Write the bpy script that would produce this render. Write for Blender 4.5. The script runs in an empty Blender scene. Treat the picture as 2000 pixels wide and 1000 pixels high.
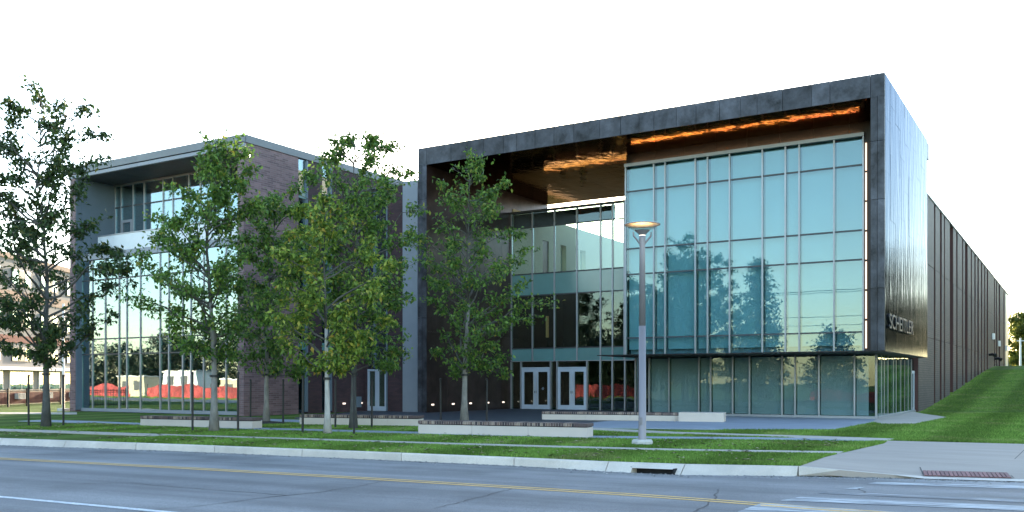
import bpy, math, random
import numpy as np
from mathutils import Vector, Matrix
from mathutils.geometry import tessellate_polygon

random.seed(7)
rng = np.random.default_rng(7)
S = bpy.context.scene
COL = S.collection

# ------------------------------------------------------------------ camera
EYE = 1.7
YAW = math.radians(31.43)
FPX, CX, HY = 1810.0, 1000.0, 745.5
cd = bpy.data.cameras.new('camera')
cam = bpy.data.objects.new('camera', cd)
COL.objects.link(cam)
cam.location = (0, 0, EYE)
cam.rotation_euler = (math.radians(90), 0, YAW)
cd.sensor_width = 36.0
cd.lens = 36.0 * FPX / 2000.0
cd.shift_y = (HY - 500.0) / 2000.0
cd.clip_start = 0.1
cd.clip_end = 6000
S.camera = cam

# ------------------------------------------------------------------ light
SUN_EL, SUN_AZ = 11.0, -27.0          # azimuth from +Y towards +X
w = bpy.data.worlds.new('World')
S.world = w
w.use_nodes = True
nt = w.node_tree
bg = nt.nodes['Background']
sky = nt.nodes.new('ShaderNodeTexSky')
sky.sky_type = 'NISHITA'
sky.sun_disc = False
sky.sun_elevation = math.radians(SUN_EL)
sky.sun_rotation = math.radians(SUN_AZ)
sky.altitude = 200
sky.air_density = 1.0
sky.dust_density = 0.7
sky.ozone_density = 1.2
nt.links.new(sky.outputs[0], bg.inputs[0])
bg.inputs[1].default_value = 0.15
sl = bpy.data.lights.new('sun', 'SUN')
sl.energy = 3.0
sl.angle = math.radians(0.5)
sl.color = (1.0, 0.83, 0.62)
so = bpy.data.objects.new('sun', sl)
COL.objects.link(so)
a, e = math.radians(SUN_AZ), math.radians(SUN_EL)
sdir = Vector((math.sin(a) * math.cos(e), math.cos(a) * math.cos(e), math.sin(e)))
so.rotation_euler = sdir.to_track_quat('Z', 'Y').to_euler()
so.location = (0, 0, 60)
S.view_settings.view_transform = 'Standard'
S.view_settings.look = 'None'
S.view_settings.exposure = 2.6
S.view_settings.gamma = 1.0
S.view_settings.use_curve_mapping = False
S.cycles.max_bounces = 10
S.cycles.transparent_max_bounces = 24
S.cycles.sample_clamp_indirect = 6.0

# ------------------------------------------------------------------ survey helpers: sight lines of the photo cut with known planes
CO, SI = math.cos(YAW), math.sin(YAW)
def G(px, py, z=0.0):
    d = FPX * (EYE - z) / (py - HY)
    q = (px - CX) / FPX
    return Vector((d * (q * CO - SI), d * (q * SI + CO), z))
def XY(px, Y):
    q = (px - CX) / FPX
    return Y * (q * CO - SI) / (q * SI + CO)
def YX(px, X):
    q = (px - CX) / FPX
    return X * (q * SI + CO) / (q * CO - SI)
def ZP(py, X, Y):
    return EYE + (HY - py) / FPX * (-X * SI + Y * CO)

# ------------------------------------------------------------------ materials
def newmat(name):
    m = bpy.data.materials.new(name)
    m.use_nodes = True
    n = m.node_tree.nodes
    return m, n, m.node_tree.links, n['Principled BSDF']
def ramp(n, stops):
    r = n.new('ShaderNodeValToRGB')
    while len(r.color_ramp.elements) < len(stops):
        r.color_ramp.elements.new(0.5)
    for e_, (p, c) in zip(r.color_ramp.elements, stops):
        e_.position = p
        e_.color = (*c, 1)
    return r
def noise(n, l, coord, scale, detail=4, rough=0.55, stretch=None):
    t = n.new('ShaderNodeTexNoise')
    t.inputs['Scale'].default_value = scale
    t.inputs['Detail'].default_value = detail
    t.inputs['Roughness'].default_value = rough
    if stretch:
        mp = n.new('ShaderNodeMapping')
        mp.inputs['Scale'].default_value = stretch
        l.new(coord, mp.inputs[0])
        coord = mp.outputs[0]
    l.new(coord, t.inputs['Vector'])
    return t
def plain(name, c, rough=0.6, metal=0.0, var=0.18, scale=1.2, stretch=None, bump=0.0, bscale=30, spec=0.5, piece=0.0, fine=0.0):
    m, n, l, b = newmat(name)
    tc = n.new('ShaderNodeTexCoord')
    t = noise(n, l, tc.outputs['Object'], scale, 5, 0.6, stretch)
    r = ramp(n, [(0.25, tuple(x * (1 - var) for x in c)), (0.75, tuple(min(1, x * (1 + var)) for x in c))])
    l.new(t.outputs['Fac'], r.inputs[0])
    col = r.outputs[0]
    if piece:
        oi = n.new('ShaderNodeObjectInfo')
        mr = n.new('ShaderNodeMapRange')
        mr.inputs[3].default_value = 1 - piece
        mr.inputs[4].default_value = 1 + piece
        l.new(oi.outputs['Random'], mr.inputs[0])
        mx = n.new('ShaderNodeMix'); mx.data_type = 'RGBA'; mx.blend_type = 'MULTIPLY'
        mx.inputs[0].default_value = 1
        l.new(col, mx.inputs[6]); l.new(mr.outputs[0], mx.inputs[7])
        col = mx.outputs[2]
    if fine:
        t3 = noise(n, l, tc.outputs['Object'], bscale, 3)
        mr = n.new('ShaderNodeMapRange')
        mr.inputs[1].default_value = 0.3; mr.inputs[2].default_value = 0.7
        mr.inputs[3].default_value = 1 - fine; mr.inputs[4].default_value = 1 + fine
        l.new(t3.outputs['Fac'], mr.inputs[0])
        mx = n.new('ShaderNodeMix'); mx.data_type = 'RGBA'; mx.blend_type = 'MULTIPLY'
        mx.inputs[0].default_value = 1
        l.new(col, mx.inputs[6]); l.new(mr.outputs[0], mx.inputs[7])
        col = mx.outputs[2]
    l.new(col, b.inputs['Base Color'])
    b.inputs['Roughness'].default_value = rough
    b.inputs['Metallic'].default_value = metal
    b.inputs['Specular IOR Level'].default_value = spec
    if bump:
        t2 = noise(n, l, tc.outputs['Object'], bscale, 4, 0.6)
        bp = n.new('ShaderNodeBump')
        bp.inputs['Strength'].default_value = bump
        bp.inputs['Distance'].default_value = 0.02
        l.new(t2.outputs['Fac'], bp.inputs['Height'])
        l.new(bp.outputs[0], b.inputs['Normal'])
    return m
def emit(name, c, s):
    m, n, l, b = newmat(name)
    b.inputs['Base Color'].default_value = (*c, 1)
    b.inputs['Emission Color'].default_value = (*c, 1)
    b.inputs['Emission Strength'].default_value = s
    return m
def wallcoord(n, l):
    tc = n.new('ShaderNodeTexCoord')
    sx = n.new('ShaderNodeSeparateXYZ')
    l.new(tc.outputs['Object'], sx.inputs[0])
    ad = n.new('ShaderNodeMath'); ad.operation = 'ADD'
    l.new(sx.outputs[0], ad.inputs[0]); l.new(sx.outputs[1], ad.inputs[1])
    cb = n.new('ShaderNodeCombineXYZ')
    l.new(ad.outputs[0], cb.inputs[0]); l.new(sx.outputs[2], cb.inputs[1])
    return tc, cb.outputs[0]
def brickmat(name, c1, c2, mortar, bw=0.3, rh=0.075, rough=0.7, ms=0.008, bump=0.5):
    m, n, l, b = newmat(name)
    tc, wc = wallcoord(n, l)
    br = n.new('ShaderNodeTexBrick')
    br.inputs['Scale'].default_value = 1
    br.inputs['Brick Width'].default_value = bw
    br.inputs['Row Height'].default_value = rh
    br.inputs['Mortar Size'].default_value = ms
    br.inputs['Mortar Smooth'].default_value = 0.2
    br.inputs['Color1'].default_value = (*c1, 1)
    br.inputs['Color2'].default_value = (*c2, 1)
    br.inputs['Mortar'].default_value = (*mortar, 1)
    br.inputs['Bias'].default_value = -0.1
    l.new(wc, br.inputs['Vector'])
    t = noise(n, l, tc.outputs['Object'], 0.5, 5)
    mr = n.new('ShaderNodeMapRange')
    mr.inputs[1].default_value = 0.3; mr.inputs[2].default_value = 0.7
    mr.inputs[3].default_value = 0.72; mr.inputs[4].default_value = 1.25
    l.new(t.outputs['Fac'], mr.inputs[0])
    mx = n.new('ShaderNodeMix'); mx.data_type = 'RGBA'; mx.blend_type = 'MULTIPLY'
    mx.inputs[0].default_value = 1
    l.new(br.outputs['Color'], mx.inputs[6]); l.new(mr.outputs[0], mx.inputs[7])
    l.new(mx.outputs[2], b.inputs['Base Color'])
    b.inputs['Roughness'].default_value = rough
    bp = n.new('ShaderNodeBump'); bp.invert = True
    bp.inputs['Strength'].default_value = bump; bp.inputs['Distance'].default_value = 0.01
    l.new(br.outputs['Fac'], bp.inputs['Height'])
    l.new(bp.outputs[0], b.inputs['Normal'])
    return m
def glassmat(name, tint, refl, rtint=(0.92, 0.97, 1.0), wob=0.05, edge=0.55):
    m, n, l, b = newmat(name)
    out = n['Material Output']
    n.remove(b)
    tr = n.new('ShaderNodeBsdfTransparent'); tr.inputs[0].default_value = (*tint, 1)
    gl = n.new('ShaderNodeBsdfGlossy'); gl.inputs['Color'].default_value = (*rtint, 1); gl.inputs['Roughness'].default_value = 0.0
    tc = n.new('ShaderNodeTexCoord')
    t = noise(n, l, tc.outputs['Object'], 0.9, 2)
    bp = n.new('ShaderNodeBump'); bp.inputs['Strength'].default_value = wob; bp.inputs['Distance'].default_value = 0.1
    l.new(t.outputs['Fac'], bp.inputs['Height']); l.new(bp.outputs[0], gl.inputs['Normal'])
    lw = n.new('ShaderNodeLayerWeight'); lw.inputs[0].default_value = 0.5
    pw = n.new('ShaderNodeMath'); pw.operation = 'POWER'; pw.inputs[1].default_value = 3.0
    l.new(lw.outputs['Facing'], pw.inputs[0])
    mr = n.new('ShaderNodeMapRange'); mr.inputs[3].default_value = refl; mr.inputs[4].default_value = min(1, refl + edge)
    l.new(pw.outputs[0], mr.inputs[0])
    mx = n.new('ShaderNodeMixShader')
    l.new(mr.outputs[0], mx.inputs[0]); l.new(tr.outputs[0], mx.inputs[1]); l.new(gl.outputs[0], mx.inputs[2])
    l.new(mx.outputs[0], out.inputs[0])
    return m
def patina(name, c, rough, metal, wav, wstretch, piece=0.3, mott=0.45, wscale=1.0, wdist=0.05, mscale=1.6, amp=None):
    m, n, l, b = newmat(name)
    tc = n.new('ShaderNodeTexCoord')
    t = noise(n, l, tc.outputs['Object'], mscale, 7, 0.68)
    r = ramp(n, [(0.3, tuple(x * (1 - mott) for x in c)), (0.55, c), (0.75, tuple(x * (1 + mott) for x in c))])
    l.new(t.outputs['Fac'], r.inputs[0])
    oi = n.new('ShaderNodeObjectInfo')
    mr = n.new('ShaderNodeMapRange'); mr.inputs[3].default_value = 1 - piece; mr.inputs[4].default_value = 1 + piece
    l.new(oi.outputs['Random'], mr.inputs[0])
    mx = n.new('ShaderNodeMix'); mx.data_type = 'RGBA'; mx.blend_type = 'MULTIPLY'; mx.inputs[0].default_value = 1
    l.new(r.outputs[0], mx.inputs[6]); l.new(mr.outputs[0], mx.inputs[7])
    l.new(mx.outputs[2], b.inputs['Base Color'])
    b.inputs['Metallic'].default_value = metal
    r2 = n.new('ShaderNodeMapRange'); r2.inputs[3].default_value = rough * 0.75; r2.inputs[4].default_value = rough * 1.3
    l.new(t.outputs['Fac'], r2.inputs[0]); l.new(r2.outputs[0], b.inputs['Roughness'])
    t2 = noise(n, l, tc.outputs['Object'], wscale, 3, 0.5, wstretch)
    bp = n.new('ShaderNodeBump'); bp.inputs['Strength'].default_value = wav; bp.inputs['Distance'].default_value = wdist
    l.new(t2.outputs['Fac'], bp.inputs['Height']); l.new(bp.outputs[0], b.inputs['Normal'])
    return m

M = {}
M['asphalt'] = None
def asphalt():
    m, n, l, b = newmat('asphalt')
    tc = n.new('ShaderNodeTexCoord')
    mp = n.new('ShaderNodeMapping'); mp.inputs['Rotation'].default_value = (0, 0, math.radians(-5.5))
    l.new(tc.outputs['Object'], mp.inputs[0])
    t1 = noise(n, l, mp.outputs[0], 1.0, 5, 0.6, (0.05, 0.9, 1))
    t2 = noise(n, l, tc.outputs['Object'], 55, 2, 0.7)
    t3 = noise(n, l, tc.outputs['Object'], 0.35, 4)
    r1 = ramp(n, [(0.34, (0.115, 0.114, 0.117)), (0.5, (0.172, 0.17, 0.172)), (0.66, (0.225, 0.222, 0.222))])
    l.new(t1.outputs['Fac'], r1.inputs[0])
    r2 = ramp(n, [(0.3, (0.6,) * 3), (0.72, (1.5,) * 3)])
    l.new(t2.outputs['Fac'], r2.inputs[0])
    r3 = ramp(n, [(0.3, (0.66,) * 3), (0.5, (1.0,) * 3), (0.7, (1.15,) * 3)])
    l.new(t3.outputs['Fac'], r3.inputs[0])
    x = r1.outputs[0]
    for r in (r2, r3):
        mx = n.new('ShaderNodeMix'); mx.data_type = 'RGBA'; mx.blend_type = 'MULTIPLY'; mx.inputs[0].default_value = 1
        l.new(x, mx.inputs[6]); l.new(r.outputs[0], mx.inputs[7]); x = mx.outputs[2]
    l.new(x, b.inputs['Base Color'])
    b.inputs['Roughness'].default_value = 0.75
    bp = n.new('ShaderNodeBump'); bp.inputs['Strength'].default_value = 0.5; bp.inputs['Distance'].default_value = 0.01
    l.new(t2.outputs['Fac'], bp.inputs['Height']); l.new(bp.outputs[0], b.inputs['Normal'])
    return m
M['asphalt'] = asphalt()
def grassmat(name, dark, light, dry, blade=False):
    m, n, l, b = newmat(name)
    tc = n.new('ShaderNodeTexCoord')
    t1 = noise(n, l, tc.outputs['Object'], 0.45, 5, 0.6)
    r1 = ramp(n, [(0.3, dark), (0.55, light), (0.72, dry)])
    l.new(t1.outputs['Fac'], r1.inputs[0])
    # mowing stripes, along the slope
    wv = n.new('ShaderNodeTexWave'); wv.wave_type = 'BANDS'; wv.bands_direction = 'X'
    wv.inputs['Scale'].default_value = 0.1; wv.inputs['Distortion'].default_value = 0.35; wv.inputs['Detail'].default_value = 2
    l.new(tc.outputs['Object'], wv.inputs['Vector'])
    rw = ramp(n, [(0.2, (0.74,) * 3), (0.8, (1.12,) * 3)])
    l.new(wv.outputs['Fac'], rw.inputs[0])
    if blade:
        gi = n.new('ShaderNodeNewGeometry')
        r2 = ramp(n, [(0.0, (0.6,) * 3), (0.6, (1.0,) * 3), (1.0, (1.9,) * 3)])
        l.new(gi.outputs['Random Per Island'], r2.inputs[0])
    else:
        t2 = noise(n, l, tc.outputs['Object'], 34, 3, 0.75)
        r2 = ramp(n, [(0.3, (0.5,) * 3), (0.7, (1.45,) * 3)])
        l.new(t2.outputs['Fac'], r2.inputs[0])
    x = r1.outputs[0]
    for r in (rw, r2):
        mx = n.new('ShaderNodeMix'); mx.data_type = 'RGBA'; mx.blend_type = 'MULTIPLY'; mx.inputs[0].default_value = 1
        l.new(x, mx.inputs[6]); l.new(r.outputs[0], mx.inputs[7]); x = mx.outputs[2]
    l.new(x, b.inputs['Base Color'])
    b.inputs['Roughness'].default_value = 0.95
    b.inputs['Specular IOR Level'].default_value = 0.06
    if not blade:
        bp = n.new('ShaderNodeBump'); bp.inputs['Strength'].default_value = 0.9; bp.inputs['Distance'].default_value = 0.04
        l.new(t2.outputs['Fac'], bp.inputs['Height']); l.new(bp.outputs[0], b.inputs['Normal'])
    return m
M['lawn'] = grassmat('lawn', (0.08, 0.135, 0.029), (0.11, 0.17, 0.038), (0.18, 0.185, 0.066))
M['blade'] = grassmat('grass_blade', (0.105, 0.185, 0.036), (0.14, 0.23, 0.046), (0.23, 0.25, 0.09), True)
def leafmat(name, cols, trans=0.35):
    m, n, l, b = newmat(name)
    gi = n.new('ShaderNodeNewGeometry')
    r = ramp(n, cols)
    l.new(gi.outputs['Random Per Island'], r.inputs[0])
    l.new(r.outputs[0], b.inputs['Base Color'])
    b.inputs['Roughness'].default_value = 0.5
    b.inputs['Specular IOR Level'].default_value = 0.35
    tl = n.new('ShaderNodeBsdfTranslucent')
    l.new(r.outputs[0], tl.inputs[0])
    mx = n.new('ShaderNodeMixShader'); mx.inputs[0].default_value = trans
    l.new(b.outputs[0], mx.inputs[1]); l.new(tl.outputs[0], mx.inputs[2])
    l.new(mx.outputs[0], n['Material Output'].inputs[0])
    return m
M['leaf_dark'] = leafmat('leaf_dark', [(0, (0.02, 0.042, 0.014)), (0.5, (0.045, 0.082, 0.024)), (0.93, (0.075, 0.125, 0.033)), (1, (0.16, 0.14, 0.035))])
M['leaf_deep'] = leafmat('leaf_deep', [(0, (0.012, 0.024, 0.012)), (1, (0.026, 0.048, 0.02))], 0.2)
M['leaf_mid'] = leafmat('leaf_mid', [(0, (0.035, 0.075, 0.017)), (0.45, (0.09, 0.175, 0.032)), (0.88, (0.17, 0.29, 0.05)), (1, (0.28, 0.26, 0.05))])
M['leaf_yellow'] = leafmat('leaf_yellow', [(0, (0.05, 0.1, 0.018)), (0.35, (0.12, 0.2, 0.03)), (0.7, (0.22, 0.31, 0.045)), (0.92, (0.36, 0.38, 0.06)), (1, (0.42, 0.28, 0.05))])
M['leaf_far'] = leafmat('leaf_far', [(0, (0.05, 0.075, 0.014)), (0.6, (0.12, 0.15, 0.025)), (1, (0.24, 0.22, 0.035))], 0.5)
M['bark_pale'] = plain('bark_pale', (0.2, 0.188, 0.17), 0.9, var=0.35, scale=9, stretch=(1, 1, 0.35), bump=0.8, bscale=22)
M['bark_white'] = plain('bark_white', (0.38, 0.36, 0.33), 0.9, var=0.3, scale=9, stretch=(1, 1, 0.35), bump=0.8, bscale=22)
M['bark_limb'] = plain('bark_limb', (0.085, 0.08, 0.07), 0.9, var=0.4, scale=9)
M['bark_dark'] = plain('bark_dark', (0.075, 0.075, 0.07), 0.9, var=0.4, scale=9, stretch=(1, 1, 0.35), bump=0.8, bscale=22)
M['concrete'] = plain('concrete', (0.46, 0.45, 0.42), 0.85, var=0.1, scale=1.4, bump=0.15, bscale=60, piece=0.05, fine=0.07)
M['curb'] = plain('curb_concrete', (0.55, 0.49, 0.43), 0.85, var=0.2, scale=1.1, bump=0.2, bscale=50, piece=0.08, fine=0.1)
M['walk'] = plain('walk_concrete', (0.40, 0.36, 0.31), 0.85, var=0.12, scale=0.6, bump=0.12, bscale=60, fine=0.06)
M['apron'] = plain('apron_concrete', (0.345, 0.29, 0.245), 0.85, var=0.12, scale=0.8, stretch=(0.5, 2.2, 1), bump=0.12, bscale=60, fine=0.06)
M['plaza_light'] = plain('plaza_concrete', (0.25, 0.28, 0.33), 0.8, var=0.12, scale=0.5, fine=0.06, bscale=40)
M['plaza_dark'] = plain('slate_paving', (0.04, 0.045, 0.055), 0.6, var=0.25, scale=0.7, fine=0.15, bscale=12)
M['bench_stone'] = plain('bench_stone', (0.53, 0.46, 0.40), 0.85, var=0.07, scale=1.5, bump=0.1, bscale=70, piece=0.03, fine=0.04)
M['black'] = plain('black_paint', (0.008, 0.008, 0.009), 0.5, var=0.2)
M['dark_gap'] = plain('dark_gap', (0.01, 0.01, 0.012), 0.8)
M['mull'] = plain('mullion_aluminium', (0.29, 0.3, 0.32), 0.38, 0.55, var=0.08)
M['rail'] = plain('rail_metal', (0.6, 0.63, 0.66), 0.25, 0.4, var=0.05)
M['letter'] = plain('letter_metal', (0.06, 0.063, 0.068), 0.4, 0.3, var=0.05)
M['mull_dark'] = plain('mullion_dark', (0.05, 0.055, 0.06), 0.45, 0.3, var=0.1)
M['door_metal'] = plain('door_aluminium', (0.46, 0.52, 0.6), 0.4, 0.3, var=0.06)
M['blue_panel'] = plain('bluegrey_panel', (0.12, 0.155, 0.19), 0.5, 0.2, var=0.1, piece=0.06)
M['grey_panel'] = plain('grey_panel', (0.23, 0.25, 0.28), 0.5, 0.2, var=0.07, piece=0.05)
M['fascia'] = plain('fascia_metal', (0.15, 0.16, 0.17), 0.45, 0.4, var=0.08, piece=0.06)
M['loggia'] = plain('loggia_soffit', (0.05, 0.055, 0.065), 0.5, 0.2, var=0.15, piece=0.15)
M['brick_left'] = brickmat('brick_plum', (0.19, 0.112, 0.118), (0.09, 0.05, 0.056), (0.18, 0.145, 0.145), 0.42, 0.105, 0.6, 0.011)
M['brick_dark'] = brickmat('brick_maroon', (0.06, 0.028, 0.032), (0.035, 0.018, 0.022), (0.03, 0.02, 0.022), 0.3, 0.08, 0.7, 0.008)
M['brick_wing'] = brickmat('brick_brown', (0.072, 0.05, 0.043), (0.042, 0.03, 0.027), (0.02, 0.018, 0.018), 0.6, 0.13, 0.6, 0.02, 0.8)
M['reveal'] = plain('red_reveal', (0.05, 0.015, 0.013), 0.6, var=0.25)
M['patina'] = patina('patina_front', (0.05, 0.052, 0.062), 0.42, 0.55, 0.15, (1, 1, 0.3), 0.25, 0.95, 1.2, 0.03, 1.1)
M['patina_side'] = patina('patina_side', (0.065, 0.07, 0.078), 0.11, 0.95, 0.2, (1, 1.5, 0.24), 0.12, 0.15, 2.0, 0.06)
M['patina_side'].node_tree.nodes['Principled BSDF'].inputs['Specular Tint'].default_value = (0.26, 0.31, 0.38, 1)
M['copper'] = patina('copper_soffit', (0.115, 0.08, 0.055), 0.07, 0.95, 0.7, (0.8, 0.6, 1), 0.12, 0.35, 2.2, 0.03)
M['copper'].node_tree.nodes['Principled BSDF'].inputs['Specular Tint'].default_value = (0.4, 0.32, 0.26, 1)
M['copper_wall'] = patina('copper_wall', (0.062, 0.042, 0.042), 0.32, 0.8, 0.3, (1, 1.5, 0.5), 0.2, 0.4, 1.2, 0.03, 1.0)
M['brown_fascia'] = plain('brown_fascia', (0.015, 0.0105, 0.0095), 0.45, 0.4, var=0.2, piece=0.1)
M['glass_box'] = glassmat('glass_box', (0.62, 0.76, 0.79), 0.07, (0.86, 0.96, 0.96), 0.008, 0.4)
M['glass_low'] = glassmat('glass_low', (0.74, 0.84, 0.83), 0.04, (0.9, 1.0, 1.0), 0.02, 0.25)
M['glass_entry'] = glassmat('glass_entry', (0.6, 0.72, 0.72), 0.055, (0.9, 1.0, 1.0), 0.035)
M['glass_clear'] = glassmat('glass_clear', (0.72, 0.84, 0.83), 0.07, (0.9, 1.0, 1.0), 0.02)
M['glass_left'] = glassmat('glass_left', (0.45, 0.68, 0.72), 0.27, (0.86, 0.96, 1.0), 0.015)
M['spandrel'] = plain('spandrel_teal', (0.10, 0.22, 0.22), 0.12, var=0.06, spec=0.8)
M['blind'] = plain('blind_fabric', (0.62, 0.72, 0.70), 0.9, var=0.05, scale=0.5)
M['blind_low'] = plain('blind_fabric_low', (0.40, 0.41, 0.45), 0.9, var=0.06, scale=0.5)
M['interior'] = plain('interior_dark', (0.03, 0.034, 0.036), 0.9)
M['interior_teal'] = plain('interior_teal', (0.05, 0.11, 0.12), 0.9, var=0.3, scale=0.6)
M['cream'] = plain('cream_wall', (0.62, 0.53, 0.37), 0.8, var=0.06, scale=0.5)
M['cream_pale'] = plain('cream_pale', (0.25, 0.235, 0.215), 0.85, var=0.07, scale=0.4)
M['tan_band'] = plain('tan_band', (0.36, 0.24, 0.17), 0.85, var=0.1)
M['red_band'] = plain('red_band', (0.22, 0.07, 0.05), 0.85, var=0.12)
M['white'] = plain('white_paint', (0.78, 0.78, 0.76), 0.5, var=0.05)
M['iron'] = plain('iron_black', (0.012, 0.012, 0.014), 0.45, 0.3)
M['pole'] = plain('lamp_paint', (0.24, 0.22, 0.235), 0.45, 0.35, var=0.05)
M['galv'] = plain('galvanised', (0.5, 0.5, 0.5), 0.4, 0.7)
M['led'] = emit('led_warm', (1.0, 0.66, 0.36), 9.0)
M['led_side'] = emit('led_side', (1.0, 0.7, 0.5), 0.3)
M['step_led'] = emit('step_led', (1.0, 0.8, 0.66), 0.32)
M['bulb'] = emit('lamp_bulb', (1.0, 0.5, 0.2), 10.0)
M['room_lamp'] = emit('room_lamp', (1.0, 0.62, 0.25), 0.02)
M['paint_white'] = plain('road_white', (0.55, 0.56, 0.57), 0.7, var=0.25, scale=5, fine=0.25, bscale=25)
M['paint_yellow'] = plain('road_yellow', (0.6, 0.37, 0.12), 0.7, var=0.2, scale=4, fine=0.2, bscale=30)
M['tar'] = plain('tar_crack', (0.012, 0.013, 0.015), 0.6)
M['tactile'] = plain('tactile_red', (0.2, 0.09, 0.085), 0.75, var=0.15, piece=0.25, fine=0.15, bscale=40)
M['fabric_red'] = plain('red_fabric', (0.42, 0.06, 0.055), 0.8, var=0.7, scale=1.6, stretch=(1, 1, 0.6), fine=0.35, bscale=5)
M['mulch'] = plain('mulch', (0.03, 0.02, 0.015), 0.95, var=0.4, scale=12, bump=1, bscale=30)
def islandmat(name, stops, rough=0.75):
    m, n, l, b = newmat(name)
    gi = n.new('ShaderNodeNewGeometry')
    r = ramp(n, stops)
    l.new(gi.outputs['Random Per Island'], r.inputs[0])
    tc = n.new('ShaderNodeTexCoord')
    t = noise(n, l, tc.outputs['Object'], 18, 3)
    r2 = ramp(n, [(0.3, (0.75,) * 3), (0.7, (1.2,) * 3)])
    l.new(t.outputs['Fac'], r2.inputs[0])
    mx = n.new('ShaderNodeMix'); mx.data_type = 'RGBA'; mx.blend_type = 'MULTIPLY'; mx.inputs[0].default_value = 1
    l.new(r.outputs[0], mx.inputs[6]); l.new(r2.outputs[0], mx.inputs[7])
    l.new(mx.outputs[2], b.inputs['Base Color'])
    b.inputs['Roughness'].default_value = rough
    return m
M['grit'] = islandmat('grit', [(0, (0.07, 0.07, 0.07)), (0.5, (0.24, 0.23, 0.21)), (1, (0.4, 0.38, 0.35))])
M['litter'] = islandmat('litter', [(0, (0.12, 0.09, 0.04)), (0.6, (0.3, 0.24, 0.1)), (1, (0.5, 0.42, 0.25))])
M['bench_brick'] = islandmat('bench_brick', [(0, (0.04, 0.03, 0.035)), (0.4, (0.11, 0.075, 0.07)), (0.75, (0.2, 0.135, 0.11)), (1, (0.32, 0.25, 0.2))])

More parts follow.
